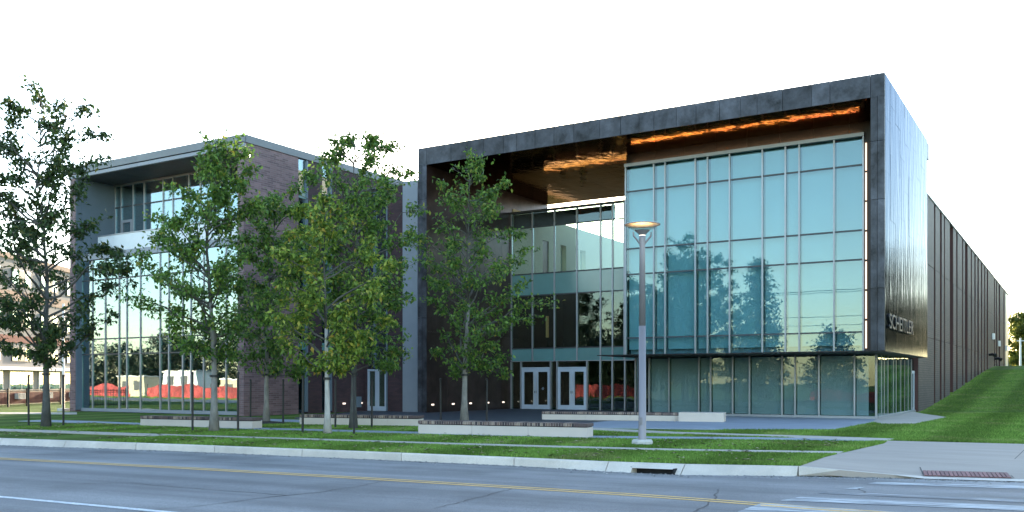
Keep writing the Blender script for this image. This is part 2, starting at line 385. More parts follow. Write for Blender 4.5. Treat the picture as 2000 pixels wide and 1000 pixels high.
# ------------------------------------------------------------------ mesh builder
class MB:
    def __init__(s):
        s.v, s.f = [], []
    def add(s, vs, fs):
        o = len(s.v)
        s.v += [tuple(p) for p in vs]
        s.f += [tuple(i + o for i in f) for f in fs]
        return s
    def box(s, x0, x1, y0, y1, z0, z1):
        if x0 > x1: x0, x1 = x1, x0
        if y0 > y1: y0, y1 = y1, y0
        if z0 > z1: z0, z1 = z1, z0
        return s.add([(x0, y0, z0), (x1, y0, z0), (x1, y1, z0), (x0, y1, z0), (x0, y0, z1), (x1, y0, z1), (x1, y1, z1), (x0, y1, z1)],
              [(0, 3, 2, 1), (4, 5, 6, 7), (0, 1, 5, 4), (1, 2, 6, 5), (2, 3, 7, 6), (3, 0, 4, 7)])
    def obox(s, c, u, v, hu, hv, z0, z1):
        c, u, v = Vector((c[0], c[1], 0)), Vector((u[0], u[1], 0)), Vector((v[0], v[1], 0))
        P = [c - u * hu - v * hv, c + u * hu - v * hv, c + u * hu + v * hv, c - u * hu + v * hv]
        return s.add([(p.x, p.y, z0) for p in P] + [(p.x, p.y, z1) for p in P],
              [(0, 3, 2, 1), (4, 5, 6, 7), (0, 1, 5, 4), (1, 2, 6, 5), (2, 3, 7, 6), (3, 0, 4, 7)])
    def tube(s, pts, rad, n=8, cap=True):
        pts = [Vector(p) for p in pts]
        if not hasattr(rad, '__len__'): rad = [rad] * len(pts)
        base = len(s.v)
        up = Vector((0, 0, 1))
        for i, p in enumerate(pts):
            d = (pts[min(i + 1, len(pts) - 1)] - pts[max(i - 1, 0)])
            if d.length < 1e-9: d = up.copy()
            d.normalize()
            ref = Vector((1, 0, 0)) if abs(d.z) > 0.9 else up
            x = d.cross(ref).normalized(); y = d.cross(x)
            for k in range(n):
                t = 2 * math.pi * k / n
                s.v.append(tuple(p + (x * math.cos(t) + y * math.sin(t)) * rad[i]))
        for i in range(len(pts) - 1):
            for k in range(n):
                a0 = base + i * n + k; a1 = base + i * n + (k + 1) % n
                s.f.append((a0, a1, a1 + n, a0 + n))
        if cap:
            s.f.append(tuple(base + k for k in range(n))[::-1])
            s.f.append(tuple(base + (len(pts) - 1) * n + k for k in range(n)))
        return s
    def lathe(s, prof, c=(0, 0, 0), n=24):
        base = len(s.v)
        for r, z in prof:
            for k in range(n):
                t = 2 * math.pi * k / n
                s.v.append((c[0] + r * math.cos(t), c[1] + r * math.sin(t), c[2] + z))
        for i in range(len(prof) - 1):
            for k in range(n):
                a0 = base + i * n + k; a1 = base + i * n + (k + 1) % n
                s.f.append((a0, a1, a1 + n, a0 + n))
        return s
    def poly(s, pts, dz=0.0, thick=0.0):
        """top sheet from a 3D outline (any shape); side skirt of the given thickness"""
        P = [Vector(p) + Vector((0, 0, dz)) for p in pts]
        ar = sum(P[i].x * P[(i + 1) % len(P)].y - P[(i + 1) % len(P)].x * P[i].y for i in range(len(P)))
        if ar < 0: P.reverse()
        tri = tessellate_polygon([[Vector((p.x, p.y, 0)) for p in P]])
        fs = []
        for t in tri:
            A, B, C = (P[i] for i in t)
            if (B - A).cross(C - A).z < 0: t = (t[0], t[2], t[1])
            fs.append(tuple(t))
        n = len(P)
        if thick:
            fs += [(i, i + n, (i + 1) % n + n, (i + 1) % n) for i in range(n)]
            return s.add(P + [p - Vector((0, 0, thick)) for p in P], fs)
        return s.add(P, fs)
    def build(s, name, mat, parent=None, local=False, smooth=False, bevel=0.0, **props):
        me = bpy.data.meshes.new(name)
        o = bpy.data.objects.new(name, me)
        COL.objects.link(o)
        if parent is None and not local:
            xs = np.array(s.v)
            b = Vector((float((xs[:, 0].min() + xs[:, 0].max()) / 2), float((xs[:, 1].min() + xs[:, 1].max()) / 2), float(xs[:, 2].min())))
            me.from_pydata([tuple(Vector(p) - b) for p in s.v], [], s.f)
            o.location = b
        else:
            me.from_pydata(s.v, [], s.f)
        me.update()
        if smooth:
            me.polygons.foreach_set('use_smooth', [True] * len(me.polygons))
        if mat is not None: me.materials.append(mat)
        if parent is not None:
            o.parent = parent
            if not local and parent.type == 'EMPTY':
                o.location = -parent.location
            elif not local and parent.parent is None:
                o.location = -parent.location
        if bevel:
            md = o.modifiers.new('bevel', 'BEVEL'); md.width = bevel; md.segments = 2; md.limit_method = 'ANGLE'
        tag(o, **props)
        return o
def tag(o, label=None, cat=None, group=None, kind=None):
    if label: o['label'] = label
    if cat: o['category'] = cat
    if group: o['group'] = group
    if kind: o['kind'] = kind
    return o
def thing(name, loc, label, cat, group=None):
    o = bpy.data.objects.new(name, None)
    COL.objects.link(o)
    o.location = loc
    o.empty_display_size = 0.5
    return tag(o, label, cat, group)
def box(*b):
    return MB().box(*b)
def npmesh(name, V, F, mat, parent=None, loc=None):
    """V (n,3), F (m,k) arrays"""
    me = bpy.data.meshes.new(name)
    k = F.shape[1]
    me.vertices.add(len(V)); me.vertices.foreach_set('co', V.astype(np.float32).ravel())
    me.loops.add(F.size); me.loops.foreach_set('vertex_index', F.astype(np.int32).ravel())
    me.polygons.add(len(F))
    me.polygons.foreach_set('loop_start', np.arange(0, F.size, k, dtype=np.int32))
    me.update(calc_edges=True)
    me.materials.append(mat)
    o = bpy.data.objects.new(name, me)
    COL.objects.link(o)
    if parent is not None: o.parent = parent
    if loc is not None: o.location = loc
    return o
def inpoly(x, y, poly):
    r = np.zeros(len(x), bool)
    n = len(poly)
    for i in range(n):
        x0, y0 = poly[i][0], poly[i][1]; x1, y1 = poly[(i + 1) % n][0], poly[(i + 1) % n][1]
        c = (y0 > y) != (y1 > y)
        with np.errstate(divide='ignore', invalid='ignore'):
            xi = (x1 - x0) * (y - y0) / (y1 - y0 + 1e-12) + x0
        r ^= c & (x < xi)
    return r

# ================================================================== GROUND
def line_at(pts):
    xs = np.array([p[0] for p in pts]); ys = np.array([p[1] for p in pts])
    def f(x):
        x = np.asarray(x, float)
        y = np.interp(x, xs, ys)
        sl_, sr = (ys[1] - ys[0]) / (xs[1] - xs[0]), (ys[-1] - ys[-2]) / (xs[-1] - xs[-2])
        sl_ = 0.095; sr = 0.12
        y = np.where(x < xs[0], ys[0] + (x - xs[0]) * sl_, y)
        return np.where(x > xs[-1], ys[-1] + (x - xs[-1]) * sr, y)
    return f
CURBPX = [(0, 856), (350, 868), (700, 881.5), (1000, 893.5), (1188, 902), (1337, 907), (1560, 911)]
curb = [G(px, py, 0) for px, py in CURBPX]
curbY = line_at([(p.x, p.y) for p in curb])
GUT = -0.19
gut = [G(px, py, GUT) for px, py in ((0, 869.5), (350, 881.5), (700, 895), (1000, 909), (1188, 921.5), (1337, 928), (1560, 930.5), (1740, 933.5), (1805, 936), (2000, 942))]
gutY = line_at([(p.x, p.y) for p in gut])
yel = [G(px, py, -0.10) for px, py in ((0, 895.5), (350, 913.5), (700, 933.5), (1000, 951.5), (1300, 970.5), (1560, 990.5), (1700, 1001))]
yelY = line_at([(p.x, p.y) for p in yel])
walk = [G(px, py, 0) for px, py in ((0, 840), (300, 850), (610, 859.7), (1000, 872), (1300, 880), (1642, 885.3))]
walkY = line_at([(p.x, p.y) for p in walk])
END_X = walk[-1].x

def road_z(x, y):
    g, c = gutY(x), yelY(x)
    far = c - 9.5
    return np.where(y > c, np.interp((y - c) / (g - c), [0, 1], [-0.10, GUT]), np.interp((c - y) / 9.5, [0, 1, 1.01, 9], [-0.10, GUT, GUT, GUT]))
xs = np.unique(np.concatenate([np.linspace(-300, -40, 27), np.linspace(-40, 4, 90), np.linspace(4, 200, 40)]))
m = MB()
rows = []
for t in (1.0, 0.75, 0.5, 0.25, 0.0):
    rows.append(np.stack([xs, yelY(xs) + (gutY(xs) - yelY(xs)) * t, np.full_like(xs, -0.10 + (GUT + 0.10) * t)], 1))
for t in (0.33, 0.66, 1.0):
    rows.append(np.stack([xs, yelY(xs) - 9.5 * t, np.full_like(xs, -0.10 + (GUT + 0.10) * t)], 1))
V = np.concatenate(rows); n = len(xs)
F = np.array([(r * n + i, (r + 1) * n + i, (r + 1) * n + i + 1, r * n + i + 1) for r in range(len(rows) - 1) for i in range(n - 1)])
road = npmesh('road', V, F, M['asphalt']); tag(road, kind='structure')

def ribbon(name, pts, wid, mat, zf=None, dz=0.004, parent=None, **props):
    """flat strip along pts (x,y), width wid (number or list)"""
    P = [Vector((p[0], p[1])) for p in pts]
    m = MB(); vs = []
    for i, p in enumerate(P):
        d = (P[min(i + 1, len(P) - 1)] - P[max(i - 1, 0)]).normalized()
        nn = Vector((-d.y, d.x))
        ww = wid[i] if hasattr(wid, '__len__') else wid
        for sgn in (-1, 1):
            q = p + nn * sgn * ww / 2
            z = float(zf(q.x, q.y)) if zf else 0.0
            vs.append((q.x, q.y, z + dz))
    m.add(vs, [(2 * i, 2 * i + 2, 2 * i + 3, 2 * i + 1) for i in range(len(P) - 1)])
    return m.build(name, mat, parent, **props)
xl = np.linspace(-220, 150, 300)
for off in (-0.11, 0.11):
    ribbon('yellow_line', [(x, float(yelY(x)) + off) for x in xl], 0.11, M['paint_yellow'], road_z, 0.005, kind='structure')
wl = [G(px, py, -0.115) for px, py in ((-700, 908), (0, 967), (200, 985), (372, 1000.5))]
ribbon('white_line', [(p.x, p.y) for p in wl], 0.13, M['paint_white'], road_z, 0.005, kind='structure')
# tar filled cracks
def crack(pp):
    P = [G(px, py, -0.12) for px, py in pp]
    pts = []
    for A, B in zip(P, P[1:]):
        for t in np.linspace(0, 1, 7)[:-1]:
            q = A.lerp(B, float(t)); pts.append((q.x + random.uniform(-.03, .03), q.y + random.uniform(-.03, .03)))
    pts.append((P[-1].x, P[-1].y))
    ribbon('pavement_crack', pts, [0.012 + 0.022 * random.random() for _ in pts], M['tar'], road_z, 0.004, kind='structure')
crack([(245, 1003), (294, 993), (402, 985), (520, 971), (620, 962), (700, 951), (759, 939)])
crack([(845, 993), (900, 981), (939, 972), (999, 957)])
crack([(1355, 1002), (1385, 985), (1397, 972), (1402, 955)])
crack([(1672, 948), (1685, 957), (1700, 965)])
crack([(160, 944), (260, 943), (300, 948), (420, 957), (560, 967)])
crack([(860, 939), (980, 945), (1060, 953), (1130, 962)])
# crosswalk bars, worn
def bar(pp, z=-0.13):
    P = [G(px, py, z) for px, py in pp]
    m = MB()
    m.add([(p.x, p.y, float(road_z(p.x, p.y)) + 0.006) for p in P], [tuple(range(len(P)))])
    me = m.build('crosswalk_bar', M['paint_worn'], kind='structure')
def worn(name, thr):
    m, n, l, b = newmat(name)
    tc = n.new('ShaderNodeTexCoord')
    mp = n.new('ShaderNodeMapping'); mp.inputs['Rotation'].default_value = (0, 0, math.radians(-9))
    l.new(tc.outputs['Object'], mp.inputs[0])
    t = noise(n, l, mp.outputs[0], 3.2, 6, 0.7, (0.22, 3.0, 1))
    r = ramp(n, [(thr - 0.07, (0.14, 0.144, 0.152)), (thr + 0.05, (0.5, 0.51, 0.52))])
    l.new(t.outputs['Fac'], r.inputs[0]); l.new(r.outputs[0], b.inputs['Base Color'])
    b.inputs['Roughness'].default_value = 0.75
    return m
M['paint_worn'] = worn('road_white_worn', 0.5)
bar([(1690, 941.5), (1712, 937.5), (2250, 949), (2250, 958)])
bar([(1643, 954), (1668, 950), (1690, 949.5), (1672, 953.5)])
bar([(1524, 980.5), (1563, 972), (2250, 999), (2250, 1010)])
bar([(1440, 1003), (1485, 988), (1760, 1004), (1700, 1012)])
M['paint_worn'] = worn('road_white_faded', 0.58)
bar([(1597, 964), (1618, 960), (2250, 984), (2250, 992)])

# base earth to the horizon
m = MB()
m.add([(-3000, -3000, -5), (3000, -3000, -5), (3000, 3000, -5), (-3000, 3000, -5)], [(0, 1, 2, 3)])
m.build('ground', M['lawn'], kind='structure')

def hill(x, y):
    x = np.asarray(x, float); y = np.asarray(y, float)
    t = np.clip((y - 56) / 54.0, 0, 1)
    h = 3.35 * (t * 0.75 + 0.25 * t * t * (3 - 2 * t))
    sx = np.clip((x + 20) / 8.0, 0, 1)
    h = h + np.clip((x + 6) / 14, 0, 1) * np.clip((y - 30) / 26, 0, 1) * 0.35
    rise = np.clip((x - 4) / 40, 0, 1) * np.clip((y - 34) / 60, 0, 1) * 2.2
    return (h + rise) * sx
# front strip (between kerb and walk) and lawn behind the walk
tipA, tipB = G(1727, 866, 0), G(1734, 860.5, 0)
ap_top = [walk[-1], tipA, tipB, G(2000, 867, 0)]
apY = line_at([(p.x, p.y) for p in ap_top])
LX = np.unique(np.concatenate([np.linspace(-400, -60, 25), np.linspace(-60, END_X, 60), [tipA.x, tipB.x], np.linspace(tipB.x + 0.3, 40, 40), np.linspace(40, 400, 30)]))
def lawn_front(x):
    return np.where(x <= END_X + 1e-6, walkY(x), apY(x))
fr = lawn_front(LX)
offs = np.concatenate([np.linspace(0, 40, 14), np.linspace(44, 110, 36), np.linspace(118, 600, 14)])
V = np.concatenate([np.stack([LX, np.where(o > 60, 25 + o, fr + o * (85 - fr) / 60 if o <= 60 else fr), np.zeros_like(LX)], 1) for o in offs])
V[:, 2] = hill(V[:, 0], V[:, 1])
n = len(LX)
F = np.array([(r * n + i, r * n + i + 1, (r + 1) * n + i + 1, (r + 1) * n + i) for r in range(len(offs) - 1) for i in range(n - 1)])
lawn = npmesh('lawn', V, F, M['lawn']); tag(lawn, kind='structure')
lawn.data.polygons.foreach_set('use_smooth', [True] * len(lawn.data.polygons))
SX = np.linspace(-300, curb[-1].x, 160)
V = np.concatenate([np.stack([SX, curbY(SX) + 0.14, np.zeros_like(SX) - 0.005], 1), np.stack([SX, walkY(np.minimum(SX, END_X)) + np.maximum(0, SX - END_X) * 0.1, np.zeros_like(SX)], 1)])
n = len(SX)
F = np.array([(i, i + 1, n + i + 1, n + i) for i in range(n - 1)])
verge = npmesh('verge', V, F, M['lawn']); tag(verge, kind='structure')
# opposite verge, behind the viewer
V = np.concatenate([np.stack([xs, yelY(xs) - 9.5 - d, np.full_like(xs, z)], 1) for d, z in ((0.0, -0.19), (0.02, -0.02), (1.2, -0.1), (4.4, -3.4), (250.0, -3.4))])
n = len(xs)
F = np.array([(r * n + i, (r + 1) * n + i, (r + 1) * n + i + 1, r * n + i + 1) for r in range(4) for i in range(n - 1)])
tag(npmesh('far_lawn', V, F, M['lawn']), kind='structure')

PAVED = []
def pave(name, pts, mat, dz, thick=0.06, kind='structure'):
    PAVED.append([(p.x, p.y) for p in pts])
    return MB().poly(pts, dz, thick).build(name, mat, kind=kind)
def strip_pts(px_pts, wid, z=0.0):
    P = [G(px, py, z) for px, py in px_pts]
    A, B = [], []
    for i, p in enumerate(P):
        d = (P[min(i + 1, len(P) - 1)] - P[max(i - 1, 0)]); d.z = 0; d.normalize()
        nn = Vector((-d.y, d.x, 0))
        A.append(p + nn * wid / 2); B.append(p - nn * wid / 2)
    return A + B[::-1]
# main footpath: one slab after another
cw = bpy.data.objects.new('footpath', None)
wx = np.linspace(-120, END_X, 78)
fp = MB().box(-120, -119.9, float(walkY(-120)) - .6, float(walkY(-120)) + .6, -0.06, 0.0).build('footpath', M['walk'], kind='structure')
for i in range(len(wx) - 1):
    x0, x1 = wx[i] + 0.008, wx[i + 1] - 0.008
    P = [Vector((x0, float(walkY(x0)) - .48, 0)), Vector((x1, float(walkY(x1)) - .48, 0)), Vector((x1, float(walkY(x1)) + .48, 0)), Vector((x0, float(walkY(x0)) + .48, 0))]
    PAVED.append([(p.x, p.y) for p in P])
    if x1 > -45:
        MB().poly(P, 0.016 + random.uniform(-.002, .002), 0.08).build('paving_slab', M['walk'], fp)
pave('garden_path', strip_pts([(60, 822), (130, 823.5), (273, 829), (493, 838), (816, 846.8), (1147, 854.5), (1300, 856.3), (1470, 857.5), (1560, 859), (1700, 860.5)], 1.25), M['plaza_light'], 0.020)
pave('garden_path', strip_pts([(1100, 836), (1147, 838.5), (1300, 846.3), (1450, 851), (1597, 855.2), (1740, 860.5)], 1.3), M['walk'], 0.024)
pave('garden_path', [G(470, 817), G(590, 821), G(590, 827), G(470, 822)], M['plaza_light'], 0.018)
pave('garden_path', [G(-60, 806), G(150, 806), G(150, 809.5), G(-60, 808)], M['walk'], 0.018)
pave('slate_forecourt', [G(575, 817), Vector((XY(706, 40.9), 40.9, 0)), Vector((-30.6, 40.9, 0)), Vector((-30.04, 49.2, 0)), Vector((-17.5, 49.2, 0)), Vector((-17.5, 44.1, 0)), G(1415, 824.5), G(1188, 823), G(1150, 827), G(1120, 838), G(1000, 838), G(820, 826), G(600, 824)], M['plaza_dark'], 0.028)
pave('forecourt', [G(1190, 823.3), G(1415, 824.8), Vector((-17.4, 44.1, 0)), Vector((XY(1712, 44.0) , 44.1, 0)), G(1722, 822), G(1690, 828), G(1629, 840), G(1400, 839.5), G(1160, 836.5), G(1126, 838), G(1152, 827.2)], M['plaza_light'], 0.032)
pave('side_walk', [G(1705, 824.5), Vector((-7.75, 44.2, 0)), Vector((-7.75, 55.2, 0)), G(1802, 809), G(1850, 816), G(1786, 828.5), G(1722, 828.5)], M['walk'], 0.036)
# corner apron, falling to the road
ap = [G(1560, 911, 0), G(1640, 918, -0.05), G(1740, 927, -0.12), G(1805, 930.8, -0.16), G(1980, 935.5, -0.165), Vector((14, 22.2, -0.165)), Vector((14, 31.2, 0.016)), G(2000, 867, 0.016), G(1734, 860.5, 0.016), G(1727, 866, 0.016), G(1642, 885.3, 0.016), G(1610, 893, 0.016)]
PAVED.append([(p.x, p.y) for p in ap])
apron = MB().poly(ap, 0.0, 0.12).build('corner_pavement', M['apron'], kind='structure')
def joint(pp, wid=0.02):
    P = [G(px, py, z) for px, py, z in pp]
    ribbon('pavement_joint', [(p.x, p.y) for p in P], wid, M['tar'], None, 0, kind='structure').location.z += 0
m = MB()
def joint3(pp, wid=0.022):
    P = [G(px, py, z) + Vector((0, 0, 0.012)) for px, py, z in pp]
    vs = []
    for i, p in enumerate(P):
        d = (P[min(i + 1, len(P) - 1)] - P[max(i - 1, 0)]); nn = Vector((-d.y, d.x, 0)).normalized()
        vs += [p - nn * wid / 2, p + nn * wid / 2]
    MB().add(vs, [(2 * i, 2 * i + 2, 2 * i + 3, 2 * i + 1) for i in range(len(P) - 1)]).build('pavement_joint', M['tar'], kind='structure')
joint3([(1793, 904, -0.035), (1804, 930, -0.155)])
joint3([(1954, 908, -0.045), (1980, 935, -0.16)])
joint3([(1971, 908, -0.045), (2000, 880, -0.0)])
# flush kerb ribbon below the apron
rb = [G(1560, 911, 0), G(1640, 918, -0.05), G(1740, 927, -0.12), G(1805, 930.8, -0.16), G(1980, 935.5, -0.165), Vector((14, 22.2, -0.165))]
rf = [G(1560, 930, GUT), G(1640, 931, GUT), G(1740, 933, GUT), G(1805, 935.7, GUT), G(2000, 941.5, GUT), Vector((14, 21.4, GUT))]
cb = MB().box(-300, -299.9, float(curbY(-300)), float(curbY(-300)) + .14, -0.2, 0.0).build('curb', M['curb'], kind='structure')
for i in range(5):
    A, B, C, D = rb[i], rb[i + 1], rf[i + 1], rf[i]
    e_ = Vector((0, 0, 0.010))
    MB().add([A + e_ * .2, B + e_ * .2, C + e_, D + e_, A + Vector((0, .12, 0)), B + Vector((0, .12, 0))], [(3, 2, 1, 0), (0, 1, 5, 4)]).build('curb_stone', M['curb'], cb)
# kerb stones
JP = [-1500, -1200, -900, -650, -420, -250, -120, 4, 129, 266, 419, 590, 784, 1004, 1188, 1337, 1559]
def curb_line(px):
    return float(np.interp(px, [c[0] for c in CURBPX], [c[1] for c in CURBPX])) if px >= 0 else 856 + px * 0.0346 * 0.9
stones = []
jx = []
for px in JP:
    if px >= 0:
        p = G(px, curb_line(px)); jx.append(p.x)
    else:
        jx.append(curb[0].x + px * 0.033)
def curb_section(x, open_z=None):
    y = float(curbY(x)); g = float(gutY(x))
    return y, g
def curb_piece(x0, x1, zbot, ztop, name='curb_stone', mat=None, parent=cb, back=0.14, seg=4):
    vs, fs = [], []
    tt = np.linspace(x0, x1, seg + 1)
    for x in tt:
        yt = float(curbY(x)); yb = min(float(gutY(x)), yt - 0.01)
        lerp = lambda z: yb + (yt - yb) * np.clip((z - GUT) / (-GUT - 0.02), 0, 1)
        zt2 = ztop
        if ztop >= -0.001:
            prof = [(lerp(zbot), zbot), (lerp(-0.025) , -0.025), (yt + 0.02, ztop + 0.0), (yt + back, ztop), (yt + back, zbot)]
        else:
            prof = [(lerp(zbot), zbot), (lerp((zbot + ztop) / 2), (zbot + ztop) / 2), (lerp(ztop), ztop), (yt + back, ztop), (yt + back, zbot)]
        vs += [(x, y, z) for y, z in prof]
    k = 5
    for i in range(seg):
        for j in range(k):
            a0, a1 = i * k + j, i * k + (j + 1) % k
            fs.append((a0, a0 + k, a1 + k, a1))
    fs.append(tuple(range(k))); fs.append(tuple(range(seg * k, seg * k + k))[::-1])
    return MB().add(vs, fs).build(name, mat or M['curb'], parent)
drain_ix = JP.index(1188)
for i in range(len(jx) - 1):
    x0, x1 = jx[i] + 0.01, jx[i + 1] - 0.01
    if i == drain_ix:
        d0, d1 = G(1222, 918, -0.12).x, G(1302, 922, -0.12).x
        curb_piece(x0, d0, -0.25, 0.0, parent=cb)
        curb_piece(d1, x1, -0.25, 0.0, parent=cb)
        curb_piece(d0, d1, -0.10, 0.0, parent=cb)
        yb = float(gutY((d0 + d1) / 2))
        dr = MB()
        dr.box(d0 - .02, d1 + .02, yb + 0.35, yb + 0.4, -0.6, -0.03)
        dr.box(d0 - .05, d0 - .01, yb + 0.12, yb + 0.4, -0.6, -0.08).box(d1 + .01, d1 + .05, yb + 0.12, yb + 0.4, -0.6, -0.08)
        dr.box(d0 - .02, d1 + .02, yb + 0.1, yb + 0.4, -0.62, -0.6)
        dr.build('storm_drain', M['dark_gap'], label='dark slot of the storm drain opening in the kerb face', cat='storm drain')
    else:
        curb_piece(x0, x1, -0.25, 0.0)
# tactile plate
tp = thing('tactile_paving', G(1890, 930, -0.16), 'dull red ribbed tactile paving strip set in the corner kerb ramp', 'tactile paving')
for i in range(20):
    t0, t1 = i / 20, (i + 0.8) / 20
    def q(t, u):
        A = G(1802, 920.2, -0.105).lerp(G(1968, 924.6, -0.11), t); B = G(1806, 930.4, -0.157).lerp(G(1977, 935.0, -0.162), t)
        return A.lerp(B, u)
    P = [q(t0, 0.03), q(t1, 0.03), q(t1, 0.97), q(t0, 0.97)]
    MB().add([p + Vector((0, 0, .004)) for p in P] + [p + Vector((0, 0, .024)) for p in P], [(4, 5, 6, 7), (0, 1, 5, 4), (1, 2, 6, 5), (2, 3, 7, 6), (3, 0, 4, 7)][:1] + [(3, 2, 6, 7), (2, 1, 5, 6), (1, 0, 4, 5), (0, 3, 7, 4)]).build('tile', M['tactile'], tp)
P = [q(0, 0), q(1, 0), q(1, 1), q(0, 1)]
MB().add([p + Vector((0, 0, .008)) for p in P], [(3, 2, 1, 0)]).build('backing_plate', M['tar'], tp)

# ================================================================== METAL CLAD HALL
FY, XL, XR, ZT, ZS = 40.3, -30.63, -6.76, 14.36, 13.42
XLI, XRI = -30.04, XY(1700, FY)
BACK = 53.7
GY = 43.7                      # glass box plane
GXL, GXR = XY(1221, GY), XY(1687, GY)
EY = 49.0                      # entrance plane
ZB = 2.97                      # underside of the floating box
hall = thing('metal_clad_hall', (-18, 46, 0), 'dark metal framed hall with big teal glass front and copper canopy', 'building')
# carcass
box(XL + .02, XR - .02, FY + .12, BACK, ZS + .06, ZT - .05).build('roof_slab', M['brown_fascia'], hall)
box(XL + .02, XLI - .03, FY + .12, BACK, 0, ZS + .06).build('side_wall', M['brown_fascia'], hall)
box(XRI + .03, XR - .05, FY + .12, 52.75, ZB + .03, ZS + .06).build('side_wall', M['brown_fascia'], hall)
# soffit boards of copper
sx = np.linspace(XLI, XRI, 13)
for i in range(12):
    for y0, y1 in ((FY + .03, 47.0), (47.0, BACK)):
        if sx[i] > GXL and y0 > 46: continue
        box(sx[i] + .004, sx[i + 1] - .004, y0 + .004, y1 - .004, ZS, ZS + .05).build('soffit_panel', M['copper'], hall)
# inner west cheek
cy = np.linspace(FY + .03, BACK, 8)
for i in range(7):
    for z0, z1 in ((0.02, 4.4), (4.4, 8.9), (8.9, ZS)):
        box(XLI - .03, XLI, cy[i] + .006, cy[i + 1] - .006, z0 + .006, z1 - .006).build('cheek_panel', M['copper_wall'], hall)
# front fascia panels of uneven width
x = XL
zt, zb = ZT, ZS - .0
k = 0
pw_ = []
while x < XR - .7:
    wv_ = random.choice((0.75, 0.95, 1.1, 1.25, 1.4))
    if XR - (x + wv_) < .7: wv_ = XR - x
    pw_.append((x, x + wv_)); x += wv_
pw_[0] = (XL, XLI); pw_[1] = (XLI, pw_[1][1])
pw_[-1] = (XRI, XR); pw_[-2] = (pw_[-2][0], XRI)
for (x0, x1) in pw_:
    box(x0 + .008, x1 - .008, FY + random.uniform(0, .014), FY + .12, zb, zt).build('metal_panel', M['patina'], hall)
for (x0, x1, zz) in ((XL, XLI, (0.02, 5.2, 11.55, ZS)), (XRI, XR, (ZB, 5.55, 9.2, 11.6, ZS))):
    xm = x0 + (x1 - x0) * 0.48
    for z0, z1 in zip(zz, zz[1:]):
        for xa, xb in ((x0, xm), (xm, x1)):
            box(xa + .008, xb - .008, FY + random.uniform(0, .012), FY + .12, z0 + .009, z1 - .009).build('metal_panel', M['patina'], hall)
# east flank, staggered sheets
ys = np.linspace(FY + .125, 52.8, 11)
for i in range(10):
    o = [0, 1.3, 0.5, 1.9][i % 4]
    zz = [ZB] + [z for z in (ZB + 1.4 + o, ZB + 4.5 + o * .8, ZB + 7.4 + o * .7, ZB + 9.6 + o * .6) if z < ZT - .4] + [ZT]
    for z0, z1 in zip(zz, zz[1:]):
        d = random.uniform(0, .008)
        box(XR - .05, XR + d, ys[i] + .004, ys[i + 1] - .004, z0 + .004, z1 - .004).build('metal_sheet', M['patina_side'], hall)
# underside of floating box
box(GXL, XR - .01, FY + .13, 52.8, ZB - .02, ZB + .02).build('underside', M['brown_fascia'], hall)
# lettering on the flank
fc = bpy.data.curves.new('lettering', 'FONT')
fc.body = 'SCHEITLER'
fc.size = 0.9; fc.extrude = 0.02; fc.space_character = 1.0
fc.materials.append(M['galv'])
lt = bpy.data.objects.new('lettering', fc); COL.objects.link(lt)
lt.parent = hall
ly0, ly1 = YX(1734, XR), YX(1781, XR)
lt.location = Vector((XR + .05, ly0, 3.93)) - hall.location
lt.rotation_euler = (math.radians(90), 0, math.radians(90))
bpy.context.view_layer.update()
sxx = (ly1 - ly0) / max(.01, lt.dimensions.x)
lm = bpy.data.meshes.new_from_object(lt)
lm.materials.clear(); lm.materials.append(M['letter'])
lo = bpy.data.objects.new('sign_letters', lm); COL.objects.link(lo)
lo.parent = hall; lo.location = lt.location; lo.rotation_euler = lt.rotation_euler; lo.scale.x = sxx
bpy.data.objects.remove(lt)
lo.name = 'lettering'

# --- curtain wall helper
def mull(parent, x0, x1, y0, y1, z0, z1, mat=None, name='mullion'):
    return box(x0, x1, y0, y1, z0, z1).build(name, mat or M['mull'], parent)
def curtain(parent, Y, xs, zs, pane_mat, mulw=0.075, skip=None, depth=0.12, hm=None, th=0.03, matf=None, capdepth=0.035):
    """glazing in the plane y = Y: panes, mullions proud in front, transoms"""
    hm = hm or M['mull_dark']
    for x in xs:
        mull(parent, x - mulw / 2, x + mulw / 2, Y - capdepth, Y + depth, zs[0] , zs[-1])
    for j, z in enumerate(zs[1:-1]):
        for i in range(len(xs) - 1):
            box(xs[i] + mulw / 2 + .002, xs[i + 1] - mulw / 2 - .002, Y - .03, Y + depth - .03, z - .035, z + .035).build('transom', hm, parent)
    for i in range(len(xs) - 1):
        for j in range(len(zs) - 1):
            if skip and skip(i, j): continue
            mt = matf(i, j) if matf else pane_mat
            lo = .037 if j > 0 else .0
            hi = .037 if j < len(zs) - 2 else .0
            box(xs[i] + mulw / 2 + .002, xs[i + 1] - mulw / 2 - .002, Y + .01, Y + .01 + th, zs[j] + lo, zs[j + 1] - hi).build('pane', mt, parent)

# glass box (upper)
bx = [XY(p, GY) for p in (1222, 1277, 1299, 1358, 1382, 1425, 1489, 1534, 1561, 1629, 1686)]
def gz(py, px): return ZP(py, XY(px, GY), GY)
bz = [gz(692.5, 1221), gz(660.5, 1221), gz(536.8, 1221), gz(486.8, 1221), gz(375.3, 1221), gz(327, 1221)]
cw1 = box(bx[0] - .05, bx[-1] + .05, GY - .1, GY + .2, bz[-1], bz[-1] + .16).build('curtain_wall', M['mull'], hall)
curtain(cw1, GY, bx, bz, M['glass_box'])
box(bx[0] - .05, bx[-1] + .05, GY - .06, GY + .16, bz[0] - .12, bz[0]).build('sill', M['mull_dark'], cw1)
# roller blinds a hand behind each bay
for i in range(10):
    bl = box(bx[i] + .06, bx[i + 1] - .06, GY + .30, GY + .315, bz[0] + .25, bz[-1] - .02 - .0).build('blind', M['blind'], hall)
box(bx[0], bx[-1], GY + .5, GY + .55, bz[0], bz[-1] + .1).build('room_wall', M['blind_low'], hall)
